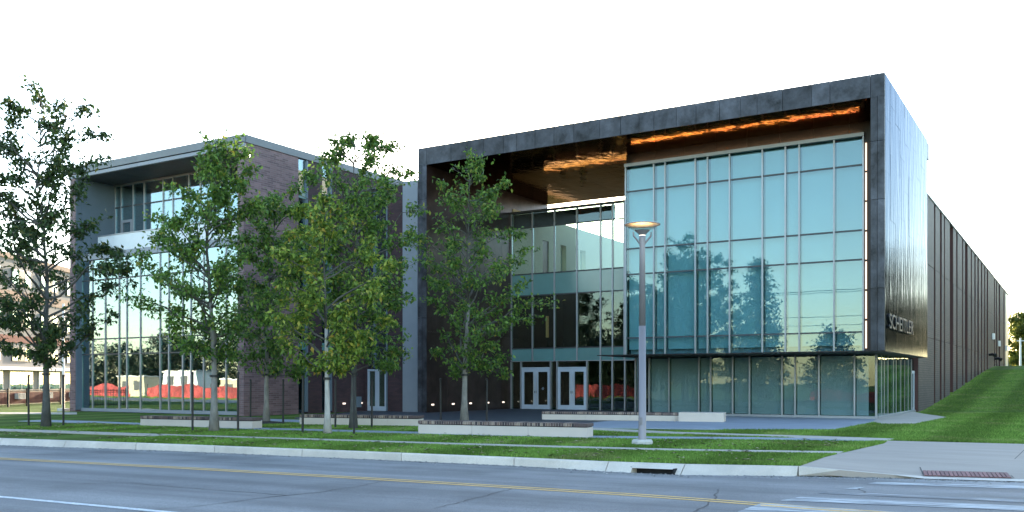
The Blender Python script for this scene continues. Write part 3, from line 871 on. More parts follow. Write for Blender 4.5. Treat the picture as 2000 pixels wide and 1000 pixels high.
# brown fascia above the glass
fx = np.linspace(GXL, XRI, 9)
for i in range(8):
    box(fx[i] + .006, fx[i + 1] - .006, GY + .22, GY + .3, bz[-1] + .02, ZS - .01).build('fascia_panel', M['brown_fascia'], hall)
# uplight on the head of the glass box
for i in range(9):
    xa = bx[0] + .3 + i * (bx[-1] - bx[0] - .5) / 9
    box(xa, xa + (bx[-1] - bx[0]) / 9 - .04, GY + .03, GY + .06, bz[-1] + .162, bz[-1] + .18).build('light_strip', M['led'], hall)
# vertical light line at the east end
box(bx[-1] + .06, XRI + .5, GY + .1, GY + .2, ZB, ZS - .02).build('end_panel', M['brown_fascia'], hall)
xa = XY(1691, GY - .05)
for i in range(7):
    z0 = 3.2 + i * (12.5 - 3.2) / 7
    box(xa - .028, xa + .028, GY - .02, GY + .06, z0, z0 + (12.5 - 3.2) / 7 - .1).build('light_strip', M['led_side'], hall)
# box body
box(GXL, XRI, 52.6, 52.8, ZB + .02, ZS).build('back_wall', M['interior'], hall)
box(GXL - .02, GXL + .1, GY + .2, EY - .05, ZB + .02, ZS - .01).build('side_wall', M['brown_fascia'], hall)
# ground floor glass
GY2 = 44.0
gx = [XY(p, GY2) for p in (1241, 1268, 1306.5, 1365, 1388, 1431, 1464, 1527.5, 1553, 1599.5, 1669, 1711)]
gzs = [0.14, ZB - .05]
cw2 = box(gx[0] - .05, gx[-1] + .04, GY2 - .08, GY2 + .2, 0.03, 0.14).build('curtain_wall', M['mull'], hall)
curtain(cw2, GY2, gx, gzs, M['glass_low'], 0.07)
for i in range(1, len(gx) - 1):
    x1 = gx[i + 1] - .05 if i < len(gx) - 2 else gx[i + 1] - .35
    box(gx[i] + .05, x1, GY2 + .18, GY2 + .195, 0.16, ZB - .1).build('blind', M['blind_low'], hall)
box(gx[0], gx[1], GY2 + .3, GY2 + .4, 0.1, ZB).build('column', M['dark_gap'], hall)
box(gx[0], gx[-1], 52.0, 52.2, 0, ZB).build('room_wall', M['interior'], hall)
# east ground floor glass
GX = gx[-1]
ey = [YX(p, GX) for p in (1712, 1722, 1727.5, 1734.5, 1745, 1750.5, 1759.5, 1767, 1774, 1780.5, 1790)]
cw3 = box(GX - .2, GX + .08, GY2 + .25, ey[-1], 0.03, 0.14).build('curtain_wall', M['mull'], hall)
for i, y in enumerate(ey):
    if i == 0: continue
    box(GX - .12, GX + .008, y - .035, y + .035, .14, ZB - .04).build('mullion', M['mull'], cw3)
for i in range(len(ey) - 1):
    if i == len(ey) - 2: continue
    box(GX - .03, GX - .005, ey[i] + .037, ey[i + 1] - .037, .14, ZB - .04).build('pane', M['glass_entry'], cw3)
dd = box(GX - .06, GX + .02, ey[-2] + .055, ey[-1] - .055, 2.15, 2.3).build('door', M['door_metal'], hall)
ym = (ey[-2] + ey[-1]) / 2
for y0, y1 in ((ey[-2] + .055, ym - .01), (ym + .01, ey[-1] - .055)):
    box(GX - .05, GX + .01, y0, y0 + .12, .14, 2.15).build('stile', M['door_metal'], dd)
    box(GX - .05, GX + .01, y1 - .12, y1, .14, 2.15).build('stile', M['door_metal'], dd)
    box(GX - .03, GX - .01, y0 + .12, y1 - .12, .3, 2.15).build('pane', M['glass_entry'], dd)
box(GX - .03, GX - .005, ey[-2] + .055, ey[-1] - .055, 2.3, ZB - .04).build('pane', M['glass_entry'], cw3)
box(GX - 5, GX - 4.8, GY2 + 1, 55, 0, ZB).build('room_wall', M['interior'], hall)

# entrance glazing
exs = [XLI + .06] + [XY(p, EY) for p in (1040, 1083, 1127, 1173, 1196.5, 1219.5, 1245)]
def ezz(py, px=1040): return ZP(py, XY(px, EY), EY)
ez = [ezz(705), ezz(680.5), ezz(577), ezz(535), ezz(444), ezz(414.5)]
cw4 = box(exs[0] - .04, exs[-1] + .05, EY - .1, EY + .2, ez[-1], ez[-1] + .12).build('curtain_wall', M['mull_dark'], hall)
def emat(i, j):
    return {0: M['spandrel'], 1: M['glass_entry'], 2: M['spandrel'], 3: M['glass_clear'], 4: M['glass_entry']}[j]
curtain(cw4, EY, exs, ez, None, 0.09, matf=emat)
box(exs[0], exs[5], EY + .3, EY + .36, ez[4] + .06, ez[5] - .02).build('reflection_strip', M['interior'], hall)  # dark strip added behind the top panes to stand for the soffit's reflection
# ground storey with two pairs of doors
gxs = [XLI + .06] + [XY(p, EY) for p in (1018, 1076, 1088.5, 1147, 1173, 1196.5, 1221, 1245)]
zd, zt2 = ezz(720), ez[0]
for x in gxs:
    mull(cw4, x - .045, x + .045, EY - .07, EY + .14, 0.03, zt2 - .04)
box(gxs[0], gxs[-1], EY - .06, EY + .12, zt2 - .04, zt2).build('transom', M['mull'], cw4)
for i in range(len(gxs) - 1):
    x0, x1 = gxs[i] + .047, gxs[i + 1] - .047
    if i in (1, 3):
        box(x0, x1, EY + .01, EY + .04, zd + .08, zt2 - .045).build('pane', M['glass_entry'], cw4)
        dr = box(x0, x1, EY - .05, EY + .1, zd, zd + .08).build('door', M['door_metal'], hall, label='pale aluminium double entrance doors, the pair %s' % ('nearer the copper side wall' if i == 1 else 'nearer the glass box'))
        xm = (x0 + x1) / 2
        for q0, q1, sg in ((x0 + .004, xm - .006, 1), (xm + .006, x1 - .004, -1)):
            f = MB()
            f.box(q0, q0 + .17, EY - .03, EY + .03, .035, zd - .005).box(q1 - .17, q1, EY - .03, EY + .03, .035, zd - .005)
            f.box(q0 + .17, q1 - .17, EY - .03, EY + .03, .035, .3).box(q0 + .17, q1 - .17, EY - .03, EY + .03, zd - .2, zd - .005)
            lf = f.build('door_leaf', M['door_metal'], dr)
            box(q0 + .172, q1 - .172, EY - .005, EY + .012, .302, zd - .202).build('pane', M['glass_entry'], dr)
            hx = q1 - .1 if sg > 0 else q0 + .1
            MB().tube([(hx, EY - .03, .45), (hx, EY - .09, .47), (hx, EY - .09, zd - .35), (hx, EY - .03, zd - .33)], .016, 8).build('handle', M['galv'], dr)
            box(hx + sg * .05 - .02, hx + sg * .05 + .02, EY - .045, EY - .031, 1.0, 1.15).build('lock', M['iron'], dr)
        if i == 1:
            tag(MB().lathe([(0, 0), (.085, 0), (.085, .006), (0, .006)], n=20).build('door_sticker', M['blue_panel'], dr, local=True))
            st = bpy.data.objects['door_sticker']
            st.rotation_euler = (math.radians(90), 0, 0)
            st.location = ((xm + x1) / 2, EY - .012, 1.28)
    else:
        box(x0, x1, EY + .01, EY + .04, .06, zt2 - .045).build('pane', M['glass_entry'], cw4)
# lobby behind the entrance glass
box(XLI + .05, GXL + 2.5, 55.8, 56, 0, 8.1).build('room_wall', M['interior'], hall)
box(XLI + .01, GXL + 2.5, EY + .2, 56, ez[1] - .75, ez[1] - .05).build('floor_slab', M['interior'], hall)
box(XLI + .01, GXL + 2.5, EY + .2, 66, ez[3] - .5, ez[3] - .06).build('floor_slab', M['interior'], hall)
for px in (1056, 1069):
    x = XY(px, 53)
    box(x - .06, x + .06, 52.9, 53.1, 4.6, 6.0).build('room_light', M['room_lamp'], hall)
box(XLI - .04, XLI + .04, BACK - .1, 56, 0, 8.1).build('side_wall', M['interior'], hall)
box(GXL + 2.4, GXL + 2.6, EY + .2, 56, 0, 8.1).build('side_wall', M['interior'], hall)
# roof terrace wall seen through the clear panes
wy = [EY + .25] + [YX(p, -29.98) for p in (1060, 1072, 1095, 1106, 1133, 1144)] + [66.0]
tw = box(XLI - .5, -29.98, wy[0], wy[-1], 11.0, 12.45).build('terrace_wall', M['cream'], hall)
for i in range(0, 8, 2):
    box(XLI - .5, -29.98, wy[i], wy[i + 1], ez[3] - .05, 11.0).build('wall_pier', M['cream'], tw)
for i in (1, 3, 5):
    box(XLI - .3, XLI - .25, wy[i], wy[i + 1], ez[3] - .05, 11.0).build('pane', M['glass_left'], tw)
# small recessed wall lights on the cheek
for px in (845, 885, 919, 953, 983):
    y = YX(px, XLI)
    box(XLI, XLI + .02, y - .11, y + .11, .41, .49).build('step_light', M['step_led'], hall)

# ================================================================== LEFT BRICK BUILDING
BX0, BX1, BX2, BX3, BY = XY(136.5, 32), XY(147, 32), XY(464, 32), XY(476, 32), 32.0
RT = 13.88; RF = 13.5; SO = 13.27
LY, UY = 32.42, 34.5
brick = thing('brick_building', ((BX0 + BX3) / 2, 40, 0), 'plum brick block with flat metal roof, recessed balcony and tall glass front', 'building')
box(BX0, BX1, BY, 60, 0.0, RF).build('brick_wall', M['brick_left'], brick)
# east wall in piers with slots
sl_y = [YX(p, BX3) for p in (583, 601, 629, 648)]
s0, s1, s2, s3 = sl_y
box(BX2, BX3, BY, s0, 0.0, RF).build('brick_wall', M['brick_left'], brick)
box(BX2, BX3, s1, s2, 0.0, RF).build('brick_wall', M['brick_dark'], brick)
box(BX2, BX3, s3, 60, 0.0, RF).build('brick_wall', M['brick_dark'], brick)
for a0, a1 in ((s0, s1), (s2, s3)):
    wd = box(BX3 - .14, BX3 - .1, a0, a1, 0.1, RF - .05).build('slot_window', M['glass_left'], brick)
    box(BX3 - .3, BX3 - .2, a0, a1, 0, RF - .01).build('slot_back', M['interior'], wd)
    box(BX3 - .1, BX3 + .03, a1 - .12, a1 - .002, 0.1, RF - .05).build('mullion', M['blue_panel'], wd)
    for z in (3.6, 8.3, 11.6):
        box(BX3 - .1, BX3 - .02, a0 + .002, a1 - .125, z - .2, z + .2).build('spandrel', M['spandrel'], wd)
# roof edge
rx = np.linspace(BX0 - .02, BX3 + .03, 8)
rf_ = box(BX0, BX3, BY + .1, 60, RF + .02, RT - .03).build('roof', M['fascia'], brick)
for i in range(7):
    box(rx[i] + .003, rx[i + 1] - .003, BY - .06, BY + .1, RF, RT).build('fascia_panel', M['fascia'], rf_)
    box(rx[i] + .003, rx[i + 1] - .003, BY - .02, BY + .14, SO, RF - .05).build('gutter_lip', M['grey_panel'], rf_)
ry = np.linspace(BY + .102, 60, 9)
for i in range(8):
    box(BX3 - .1, BX3 + .05, ry[i] + .003, ry[i + 1] - .003, RF, RT).build('fascia_panel', M['fascia'], rf_)
# loggia
sxs = np.linspace(BX1, BX2, 9)
for i in range(8):
    box(sxs[i] + .006, sxs[i + 1] - .006, BY + .15, UY + .3, SO, SO + .04).build('soffit_panel', M['loggia'], brick)
for y0, y1 in ((BY + .02, LY - .05), (LY - .05, UY + .2)):
    box(BX1 + .0, BX1 + .05, y0 + .004, y1 - .004, 0.1, SO).build('cheek_panel', M['blue_panel'], brick)
ZD = 8.95
box(BX1 + .05, BX2, LY - .1, UY + .4, ZD - .36, ZD).build('balcony_floor', M['grey_panel'], brick)
# upper glazing
ux = [BX1 + .1] + [XY(p, UY) for p in (237, 260.5, 282, 319, 338, 369.5, 392, 420, 447)] + [BX2 - .05]
uz = [ZD + .03, ZP(398, XY(282, UY), UY), ZP(366, XY(225, UY), UY)]
uc = box(ux[0] - .05, ux[-1] + .04, UY - .08, UY + .18, uz[-1], SO - .005).build('curtain_wall', M['mull'], brick)
curtain(uc, UY, ux, uz, M['glass_left'], 0.08)
dl = MB()
x0, x1 = ux[1] + .06, ux[2] - .06
dl.box(x0, x0 + .14, UY - .06, UY - .005, ZD + .02, 11.15).box(x1 - .14, x1, UY - .06, UY - .005, ZD + .02, 11.15).box(x0 + .14, x1 - .14, UY - .06, UY - .005, 11.0, 11.15).box(x0 + .14, x1 - .14, UY - .06, UY - .005, ZD + .02, ZD + .2)
dl.build('balcony_door', M['grey_panel'], brick)
# balcony rail: ribbed translucent metal
bxs = np.linspace(XY(194, 33.5), BX2, 10)
RY = 33.4
tr = box(bxs[0], bxs[-1], RY - .03, RY + .05, 10.1, 10.16).build('balcony_rail', M['mull'], brick)
for i in range(9):
    p_ = MB().box(bxs[i] + .01, bxs[i + 1] - .01, RY + .01, RY + .02, ZD + .02, 10.1)
    for xr in np.arange(bxs[i] + .03, bxs[i + 1] - .03, .09):
        p_.box(xr, xr + .02, RY - .012, RY + .009, ZD + .03, 10.09)
    p_.build('rail_panel', M['rail'] if 'rail' in M else M['mull'], tr)
# tall lower glass
lx = [XY(p, LY) for p in (160.5, 181, 206, 233, 248, 274.5, 313, 330, 357, 373, 398, 442, 459)]
lx[-1] = BX2 - .06
lz = [0.2, 3.24, 4.1, 7.44, 8.55]
lc = box(lx[0] - .05, lx[-1] + .05, LY - .1, LY + .2, 0.03, 0.2).build('curtain_wall', M['grey_panel'], brick)
curtain(lc, LY, lx, lz, M['glass_left'], 0.07)
box(BX1 + .06, lx[0] - .05, LY - .02, LY + .1, 0.05, ZD - .4).build('cheek_panel', M['spandrel'], brick)
box(BX1 + .05, BX2, 40.0, 40.2, 0, SO).build('room_wall', M['interior_teal'], brick)
box(BX1 + .05, BX2, LY + .25, 40, 3.35, 4.0).build('floor_slab', M['interior'], brick)
for x in (lx[3], lx[7], lx[10]):
    MB().tube([(x, LY + 1.5, 0), (x, LY + 1.5, 8.5)], .22, 12).build('column', M['interior_teal'], brick)
# link block between the two
KY = 41.0
kx = [BX3 + .01] + [XY(p, KY) for p in (717, 757, 789.5, 816)]
box(kx[0], kx[1], KY, 48, 0, 12.7).build('brick_wall', M['brick_dark'], brick)
box(kx[2], kx[3], KY, 48, 0, 12.7).build('brick_wall', M['brick_dark'], brick)
box(kx[3] + .004, kx[4] + .1, KY - .15, 48, 0.0, 12.82).build('panel_wall', M['grey_panel'], brick)
box(kx[0], kx[4], KY + .02, 48, 12.7, 12.78).build('coping', M['fascia'], brick)
sw = box(kx[1] + .002, kx[2] - .002, KY + .12, KY + .15, 2.5, 12.6).build('slot_window', M['glass_left'], brick)
box(kx[1] + .002, kx[2] - .002, KY + .6, KY + .7, 0, 12.69).build('slot_back', M['interior'], sw)
xm = XY(730, KY)
box(xm - .04, xm + .04, KY + .0, KY + .118, 2.5, 12.6).build('mullion', M['blue_panel'], sw)
box(kx[2] - .1, kx[2] - .003, KY - .02, KY + .118, 0.04, 12.6).build('mullion', M['blue_panel'], sw)
for z in (3.9, 7.4, 8.6, 11.4):
    box(kx[1] + .004, kx[2] - .102, KY + .06, KY + .118, z - .06, z + .06).build('transom', M['mull_dark'], sw)
d_ = MB()
dx0, dx1 = kx[1] + .01, kx[2] - .105
zz2 = 2.42
xm = (dx0 + dx1) / 2
d_.box(dx0, dx1, KY + .02, KY + .1, zz2 - .12, zz2)
for q0, q1 in ((dx0, xm - .005), (xm + .005, dx1)):
    d_.box(q0, q0 + .13, KY + .02, KY + .08, .04, zz2 - .125).box(q1 - .13, q1, KY + .02, KY + .08, .04, zz2 - .125)
    d_.box(q0 + .13, q1 - .13, KY + .02, KY + .08, .04, .3)
dr = d_.build('door', M['door_metal'], brick)
box(dx0 + .13, dx1 - .13, KY + .09, KY + .11, .3, zz2 - .13).build('pane', M['glass_entry'], dr)
box(dx0, dx1, KY + .3, KY + .32, .1, zz2).build('door_back', M['tan_band'], dr)
for px in (672, 705):
    y = YX(px, BX3)
    if y < KY:
        box(BX3, BX3 + .02, y - .11, y + .11, .44, .52).build('step_light', M['step_led'], brick)
yb_ = YX(698, BX3)
box(BX3, BX3 + .12, yb_ - .22, yb_ + .22, .25, .85).build('meter_box', M['blue_panel'], brick)

# ================================================================== BRICK WING
WX = -7.55
W0, W1 = 55.4, YX(1969.5, WX)
WT = 12.62
wing = thing('brick_wing', (-13, 90, 0), 'long dark brick wing with recessed upright strips running back up the hill', 'building')
box(-18, WX - .3, W0 + .1, W1, 0, WT - .05).build('core_wall', M['dark_gap'], wing)
cuts = [(1824, 1826.5), (1835.5, 1839), (1843.5, 1845.5), (1855, 1861.5), (1867.5, 1870), (1879, 1881), (1884.5, 1889.5), (1896, 1898), (1903, 1905.3), (1909, 1911.5), (1916, 1918), (1922, 1924), (1927, 1929.5), (1941.5, 1943.3), (1945.5, 1947.2), (1950.5, 1953), (1960, 1961.5)]
y = W0
edges = []
for c0, c1 in cuts:
    edges.append((y, YX(c0, WX))); y = YX(c1, WX)
edges.append((y, YX(1963.5, WX)))
for y0, y1 in edges:
    for za, zb2 in ((-0.3, 4.3), (4.33, 8.6), (8.63, WT)):
        pn = box(WX - .28, WX + random.uniform(0, .012), y0 + .05, y1, za, zb2).build('brick_panel', M['brick_wing'], wing)
    box(WX - .29, WX - .012, y0, y0 + .05, -0.3, WT - .02).build('reveal', M['reveal'], pn)
box(WX - .28, WX - .02, YX(1964.5, WX), W1, 0, WT - .1).build('metal_end', M['galv'], wing)
box(-18, WX + .06, W0 + .1, W1 + .2, WT, WT + .1).build('coping', M['fascia'], wing)
for px, py in ((1938.5, 657), (1950, 671), (1964, 680)):
    y = YX(px, WX); z = ZP(py, WX, y)
    MB().box(WX, WX + .22, y - .3, y + .3, z - .3, z + .3).build('wall_light', M['white'], wing)
for px, py in ((1931, 693), (1943, 701)):
    y = YX(px, WX); z = ZP(py, WX, y)
    MB().tube([(WX, y, z), (WX + .35, y, z + .05), (WX + .6, y - .2, z - .1)], [.12, .14, .2], 8).build('camera_arm', M['iron'], wing)

# ================================================================== CREAM BUILDING, FENCE, POLE (far left)
RR = -38.7
def cf(f, r=RR, z=0.0):
    return Vector((r * CO - f * SI, r * SI + f * CO, z))
U = (cf(1) - cf(0)).normalized(); NN = Vector((CO, SI, 0))
cream = thing('cream_building', cf(78, RR - 5), 'cream panelled block with brown bands and air conditioners behind an iron fence', 'building')
def cbox(f0, f1, d0, d1, z0, z1):
    c = cf((f0 + f1) / 2, RR + (d0 + d1) / 2)
    return MB().obox(c, U, NN, abs(f1 - f0) / 2, abs(d1 - d0) / 2, z0, z1)
cbox(52, 112, -10, 0, 0.0, 11.2).build('wall', M['cream_pale'], cream)
cbox(51.5, 112.5, -10.4, .12, 11.2, 11.6).build('roof', M['tan_band'], cream)
cbox(52, 112, 0.002, .06, 4.75, 5.3).build('band', M['red_band'], cream)
cbox(52, 112, 0.002, .05, 8.0, 8.75).build('band', M['tan_band'], cream)
cbox(52, 112, 0.002, .7, 2.6, 2.85).build('canopy', M['white'], cream)
cbox(52, 112, 0.002, .08, 0.0, 0.95).build('plinth', M['red_band'], cream)
for f in np.arange(54, 110, 4.4):
    for z0, z1 in ((3.3, 4.4), (5.9, 7.3), (9.2, 10.5)):
        fr = cbox(f, f + 2.8, .01, .09, z0, z1).build('window', M['mull_dark'], cream)
        for k in range(3):
            cbox(f + .08 + k * .92, f + .88 + k * .92, .091, .1, z0 + .08, z1 - .08).build('pane', M['glass_left'] if k != 1 else M['cream'], fr)
    fr = cbox(f - .3, f + 3.2, .01, .06, 1.0, 2.55).build('window', M['white'], cream)
    cbox(f - .2, f + 1.4, .061, .07, 1.1, 2.45).build('pane', M['glass_left'], fr)
    cbox(f + 1.5, f + 3.1, .061, .07, 1.1, 2.45).build('pane', M['glass_left'], fr)
    ac = cbox(f + .4, f + 1.5, .08, .35, .35, .8).build('air_conditioner', M['white'], cream)
    for k in range(5):
        cbox(f + .47, f + 1.43, .35, .358, .4 + k * .08, .44 + k * .08).build('grille', M['mull_dark'], ac)
# iron fence
fe = thing('iron_fence', cf(64, RR + 6), 'black iron picket fence in front of the cream building', 'fence')
F0, F1, FR = 50, 88, RR + 5.0
pk = None
def fpt(f): return cf(f, FR)
for z in (0.18, 1.0, 1.12):
    MB().obox(fpt((F0 + F1) / 2), U, NN, (F1 - F0) / 2, .02, z - .02, z + .02).build('rail', M['iron'], fe)
fs_ = np.arange(F0, F1, 2.4)
for f in fs_:
    MB().obox(fpt(f), U, NN, .05, .05, 0, 1.25).build('post', M['iron'], fe)
pick = MB().box(-.012, .012, -.012, .012, 0.05, 1.2).build('picket', M['iron'], fe, local=True)
pm = pick.data
fk = np.arange(F0 + .15, F1, .16)
for i, f in enumerate(fk):
    o = pick if i == 0 else pick.copy()
    if i: COL.objects.link(o)
    o.parent = fe
    o.location = fpt(f) - fe.location
fp_ = thing('white_pole', G(124, 803, 0), 'slim white pole on a concrete foot beside the left brick wall', 'pole')
MB().tube([(0, 0, .15), (0, 0, 6.2)], [.075, .06], 10).build('shaft', M['white'], fp_, local=True)
MB().box(-.25, .25, -.25, .25, -.02, .16).build('foot', M['concrete'], fp_, local=True, bevel=.03)

# ================================================================== TREES
def tree(name, px, py, rows, n_leaf, leafm, barkm, label, seed, lean=0.0, dia=0.29, first=None, leaf=0.15, group='young trees along the lawn', z=0.0, nprim=46, collar=True, clump=0.42, topfrac=0.97, base=None, scale_px=None):
    r = np.random.default_rng(seed)
    b = base if base is not None else G(px, py, z)
    d = -b.x * SI + b.y * CO if scale_px is None else scale_px
    k = d / FPX
    rows = sorted(rows, key=lambda q: -q[0])      # bottom up
    hs = np.array([(py - q[0]) * k for q in rows]); rl = np.array([(px - q[1]) * k for q in rows]); rr = np.array([(q[2] - px) * k for q in rows])
    H = hs[-1]
    h0 = hs[0] if first is None else first
    rv = np.array([CO, SI, 0.0]); fv = np.array([-SI, CO, 0.0])
    T = thing(name, b, label, 'tree', group)
    def cen(h): return (np.interp(h, hs, rr) - np.interp(h, hs, rl)) / 2
    def rad(h): return (np.interp(h, hs, rr) + np.interp(h, hs, rl)) / 2
    # trunk
    nt_ = 12
    tp_ = []
    ph = r.uniform(0, 6, 2)
    for i in range(nt_):
        t = i / (nt_ - 1); h = t * H * topfrac
        off = rv * (cen(h) * 0.75 * t ** 1.3 + lean * t * (1 - t) * 4 + 0.05 * math.sin(5 * t + ph[0]) * t) + fv * (0.12 * math.sin(4 * t + ph[1]) * t)
        tp_.append(off + np.array([0, 0, h]))
    tp_ = np.array(tp_)
    tr_ = [dia / 2 * (1 - 0.94 * (i / (nt_ - 1)) ** 0.62) * (1.35 if i == 0 else 1) for i in range(nt_)]
    ks = 5
    MB().tube([tuple(p) for p in tp_[:ks + 1]], tr_[:ks + 1], 12).build('trunk', barkm, T, local=True, smooth=True)
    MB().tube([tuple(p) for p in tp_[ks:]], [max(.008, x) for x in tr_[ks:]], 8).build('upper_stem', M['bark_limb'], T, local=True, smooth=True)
    mb = MB()
    def trunk_at(h):
        t = np.clip(h / (H * topfrac), 0, 1) * (nt_ - 1)
        i = int(min(nt_ - 2, math.floor(t)))
        return tp_[i] + (tp_[i + 1] - tp_[i]) * (t - i)
    tips = []; wts = []
    for i in range(nprim):
        t = (i + r.uniform(0, 1)) / nprim
        ht = h0 + (H - h0) * t ** 0.92                      # tip height
        az = i * 2.399963 + r.uniform(-.5, .5)
        rise = min(0.55 * rad(ht) + 0.3, ht - h0 * 0.75) * r.uniform(0.5, 1.1)
        hb = max(h0 * 0.82, ht - rise) if t > 0.12 else h0 + r.uniform(-.15, .35)
        hb = min(hb, H * topfrac * .985)
        A = trunk_at(hb)
        reach = rad(ht) * r.uniform(0.55, 1.1)
        B = rv * (cen(ht) + reach * math.cos(az)) + fv * (reach * math.sin(az)) + np.array([0, 0, ht])
        mid = A + (B - A) * 0.5 + np.array([0, 0, r.uniform(-.05, .12) * np.linalg.norm(B - A)]) + r.normal(0, .05, 3) * np.linalg.norm(B - A)
        L = np.linalg.norm(B - A)
        pts = []
        for s_ in np.linspace(0, 1, 6):
            p = (1 - s_) ** 2 * A + 2 * s_ * (1 - s_) * mid + s_ ** 2 * B + (r.normal(0, .03, 3) * L * (0 < s_ < 1))
            pts.append(p)
        r0 = min(dia * .2, .012 + .013 * L)
        mb.tube([tuple(p) for p in pts], list(np.linspace(r0, .006, 6)), 5, False)
        pts = np.array(pts)
        ns = max(4, int(3 + L * 3.2))
        for j in range(ns):
            s_ = r.uniform(0.28, 1.0) if j else 1.0
            q = s_ * 5; ii = int(min(4, q)); P0 = pts[ii] + (pts[ii + 1] - pts[ii]) * (q - ii)
            dirv = (B - A) / L
            side = r.normal(0, 1, 3); side[2] = side[2] * .5 + .15
            side = side / np.linalg.norm(side)
            tl = r.uniform(.25, .55) * (0.35 + 0.35 * L) * (1.1 - .4 * s_)
            P1 = P0 + (dirv * .55 + side * .85) * tl
            mb.tube([tuple(P0), tuple((P0 + P1) / 2 + r.normal(0, .02, 3)), tuple(P1)], [.008, .006, .003], 4, False)
            tips.append((P0 + (P1 - P0) * .55, P1)); wts.append(.15 + r.uniform(0, 1) ** 3 * 2.2)
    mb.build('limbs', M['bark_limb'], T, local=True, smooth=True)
    wts = np.array(wts) / np.sum(wts)
    idx = r.choice(len(tips), n_leaf, p=wts)
    P0 = np.array([t[0] for t in tips]); P1 = np.array([t[1] for t in tips])
    u = r.uniform(0, 1, (n_leaf, 1))
    C = P0[idx] * (1 - u) + P1[idx] * u + r.normal(0, 1, (n_leaf, 3)) * np.array([clump, clump, clump * .75]) * .36
    # leaves: folded lozenges with a narrow stalk end, drooping a little
    dirs = r.normal(0, 1, (n_leaf, 3)); dirs[:, 2] -= .55
    dirs /= np.linalg.norm(dirs, axis=1, keepdims=True)
    up = r.normal(0, .6, (n_leaf, 3)); up[:, 2] += 1
    sd = np.cross(dirs, up); sd /= np.linalg.norm(sd, axis=1, keepdims=True) + 1e-9
    nm = np.cross(sd, dirs)
    ln = leaf * r.uniform(.65, 1.25, (n_leaf, 1)); wd = ln * r.uniform(.42, .6, (n_leaf, 1))
    fold = wd * .25
    v0 = C
    v1 = C + dirs * ln * .42 + sd * wd * .5 + nm * fold
    v2 = C + dirs * ln
    v3 = C + dirs * ln * .42 - sd * wd * .5 + nm * fold
    v4 = C + dirs * ln * .75 + sd * wd * .22 + nm * fold * .4
    v5 = C + dirs * ln * .72 - sd * wd * .24 + nm * fold * .4
    V = np.stack([v0, v1, v4, v2, v5, v3], 1).reshape(-1, 3)
    o6 = np.arange(n_leaf)[:, None] * 6
    F = np.concatenate([o6 + np.array([[0, 1, 2, 3]]), o6 + np.array([[0, 3, 4, 5]])])
    cr = npmesh('crown', V, F, leafm, T)
    if collar:
        hc = 1.98 * min(1, (EYE * FPX / (py - HY)) / 33)
        c0 = trunk_at(hc)
        rc = dia / 2 * 0.9 + .02
        MB().tube([tuple(c0 - np.array([0, 0, .04])), tuple(c0 + np.array([0, 0, .04]))], rc, 12).build('tie_strap', M['black'], T, local=True)
    return T
TREES = []
TREES.append(tree('oak_tree', 90, 835, [(712, 62, 118), (690, -10, 140), (640, -50, 220), (590, -70, 275), (540, -80, 285), (470, -75, 240), (420, -60, 225), (380, -70, 170), (330, -60, 205), (270, -50, 195), (225, -30, 190), (200, 0, 150), (178, 70, 118)], 11500, M['leaf_dark'], M['bark_dark'],
     'tall open crowned dark green tree, the leftmost, beside the cream building', 11, leaf=.21, nprim=58, clump=.36, first=2.3))
TREES.append(tree('oak_tree', 418, 843, [(700, 392, 448), (665, 330, 480), (610, 290, 505), (550, 275, 520), (495, 268, 510), (450, 285, 500), (410, 330, 505), (360, 365, 492), (310, 385, 490), (285, 410, 478), (272, 440, 468)], 10000, M['leaf_mid'], M['bark_pale'],
     'pale barked green tree in front of the tall glass of the brick block', 22, leaf=.18, nprim=52, first=2.5))
TREES.append(tree('oak_tree', 520, 828, [(745, 495, 565), (715, 465, 615), (650, 440, 622), (580, 438, 630), (510, 450, 632), (440, 468, 618), (400, 482, 585), (378, 505, 550)], 10000, M['leaf_mid'], M['bark_pale'],
     'smaller bushy green tree by the corner of the brick block, short trunk', 33, leaf=.18, nprim=46, first=1.9, dia=.26))
TREES.append(tree('oak_tree', 640, 848, [(742, 610, 670), (705, 572, 700), (645, 515, 765), (580, 498, 780), (520, 508, 765), (470, 535, 745), (430, 570, 705), (400, 605, 680), (380, 630, 660)], 7200, M['leaf_yellow'], M['bark_white'],
     'yellowing tree with a nearly white trunk in front of the middle bench', 44, leaf=.18, nprim=34, clump=.34, first=2.0, dia=.23, lean=-.05))
TREES.append(tree('oak_tree', 690, 838, [(742, 670, 740), (700, 650, 780), (640, 625, 825), (560, 600, 832), (480, 580, 825), (400, 560, 805), (350, 575, 805), (310, 590, 795), (275, 612, 782), (255, 640, 745)], 12500, M['leaf_mid'], M['bark_dark'],
     'tallest dense green tree with a dark trunk, just behind the yellowing tree', 55, leaf=.17, nprim=54, clump=.34, first=2.2, dia=.26))
TREES.append(tree('oak_tree', 907, 826, [(748, 840, 980), (722, 815, 1045), (690, 835, 1010), (640, 825, 1035), (600, 802, 1072), (545, 790, 1040), (485, 808, 1042), (430, 828, 1012), (375, 850, 1000), (335, 868, 966), (312, 895, 962), (302, 915, 955)], 8800, M['leaf_mid'], M['bark_pale'],
     'cone shaped green tree standing alone before the copper side wall', 66, leaf=.175, nprim=56, first=2.0, dia=.3, clump=.34))
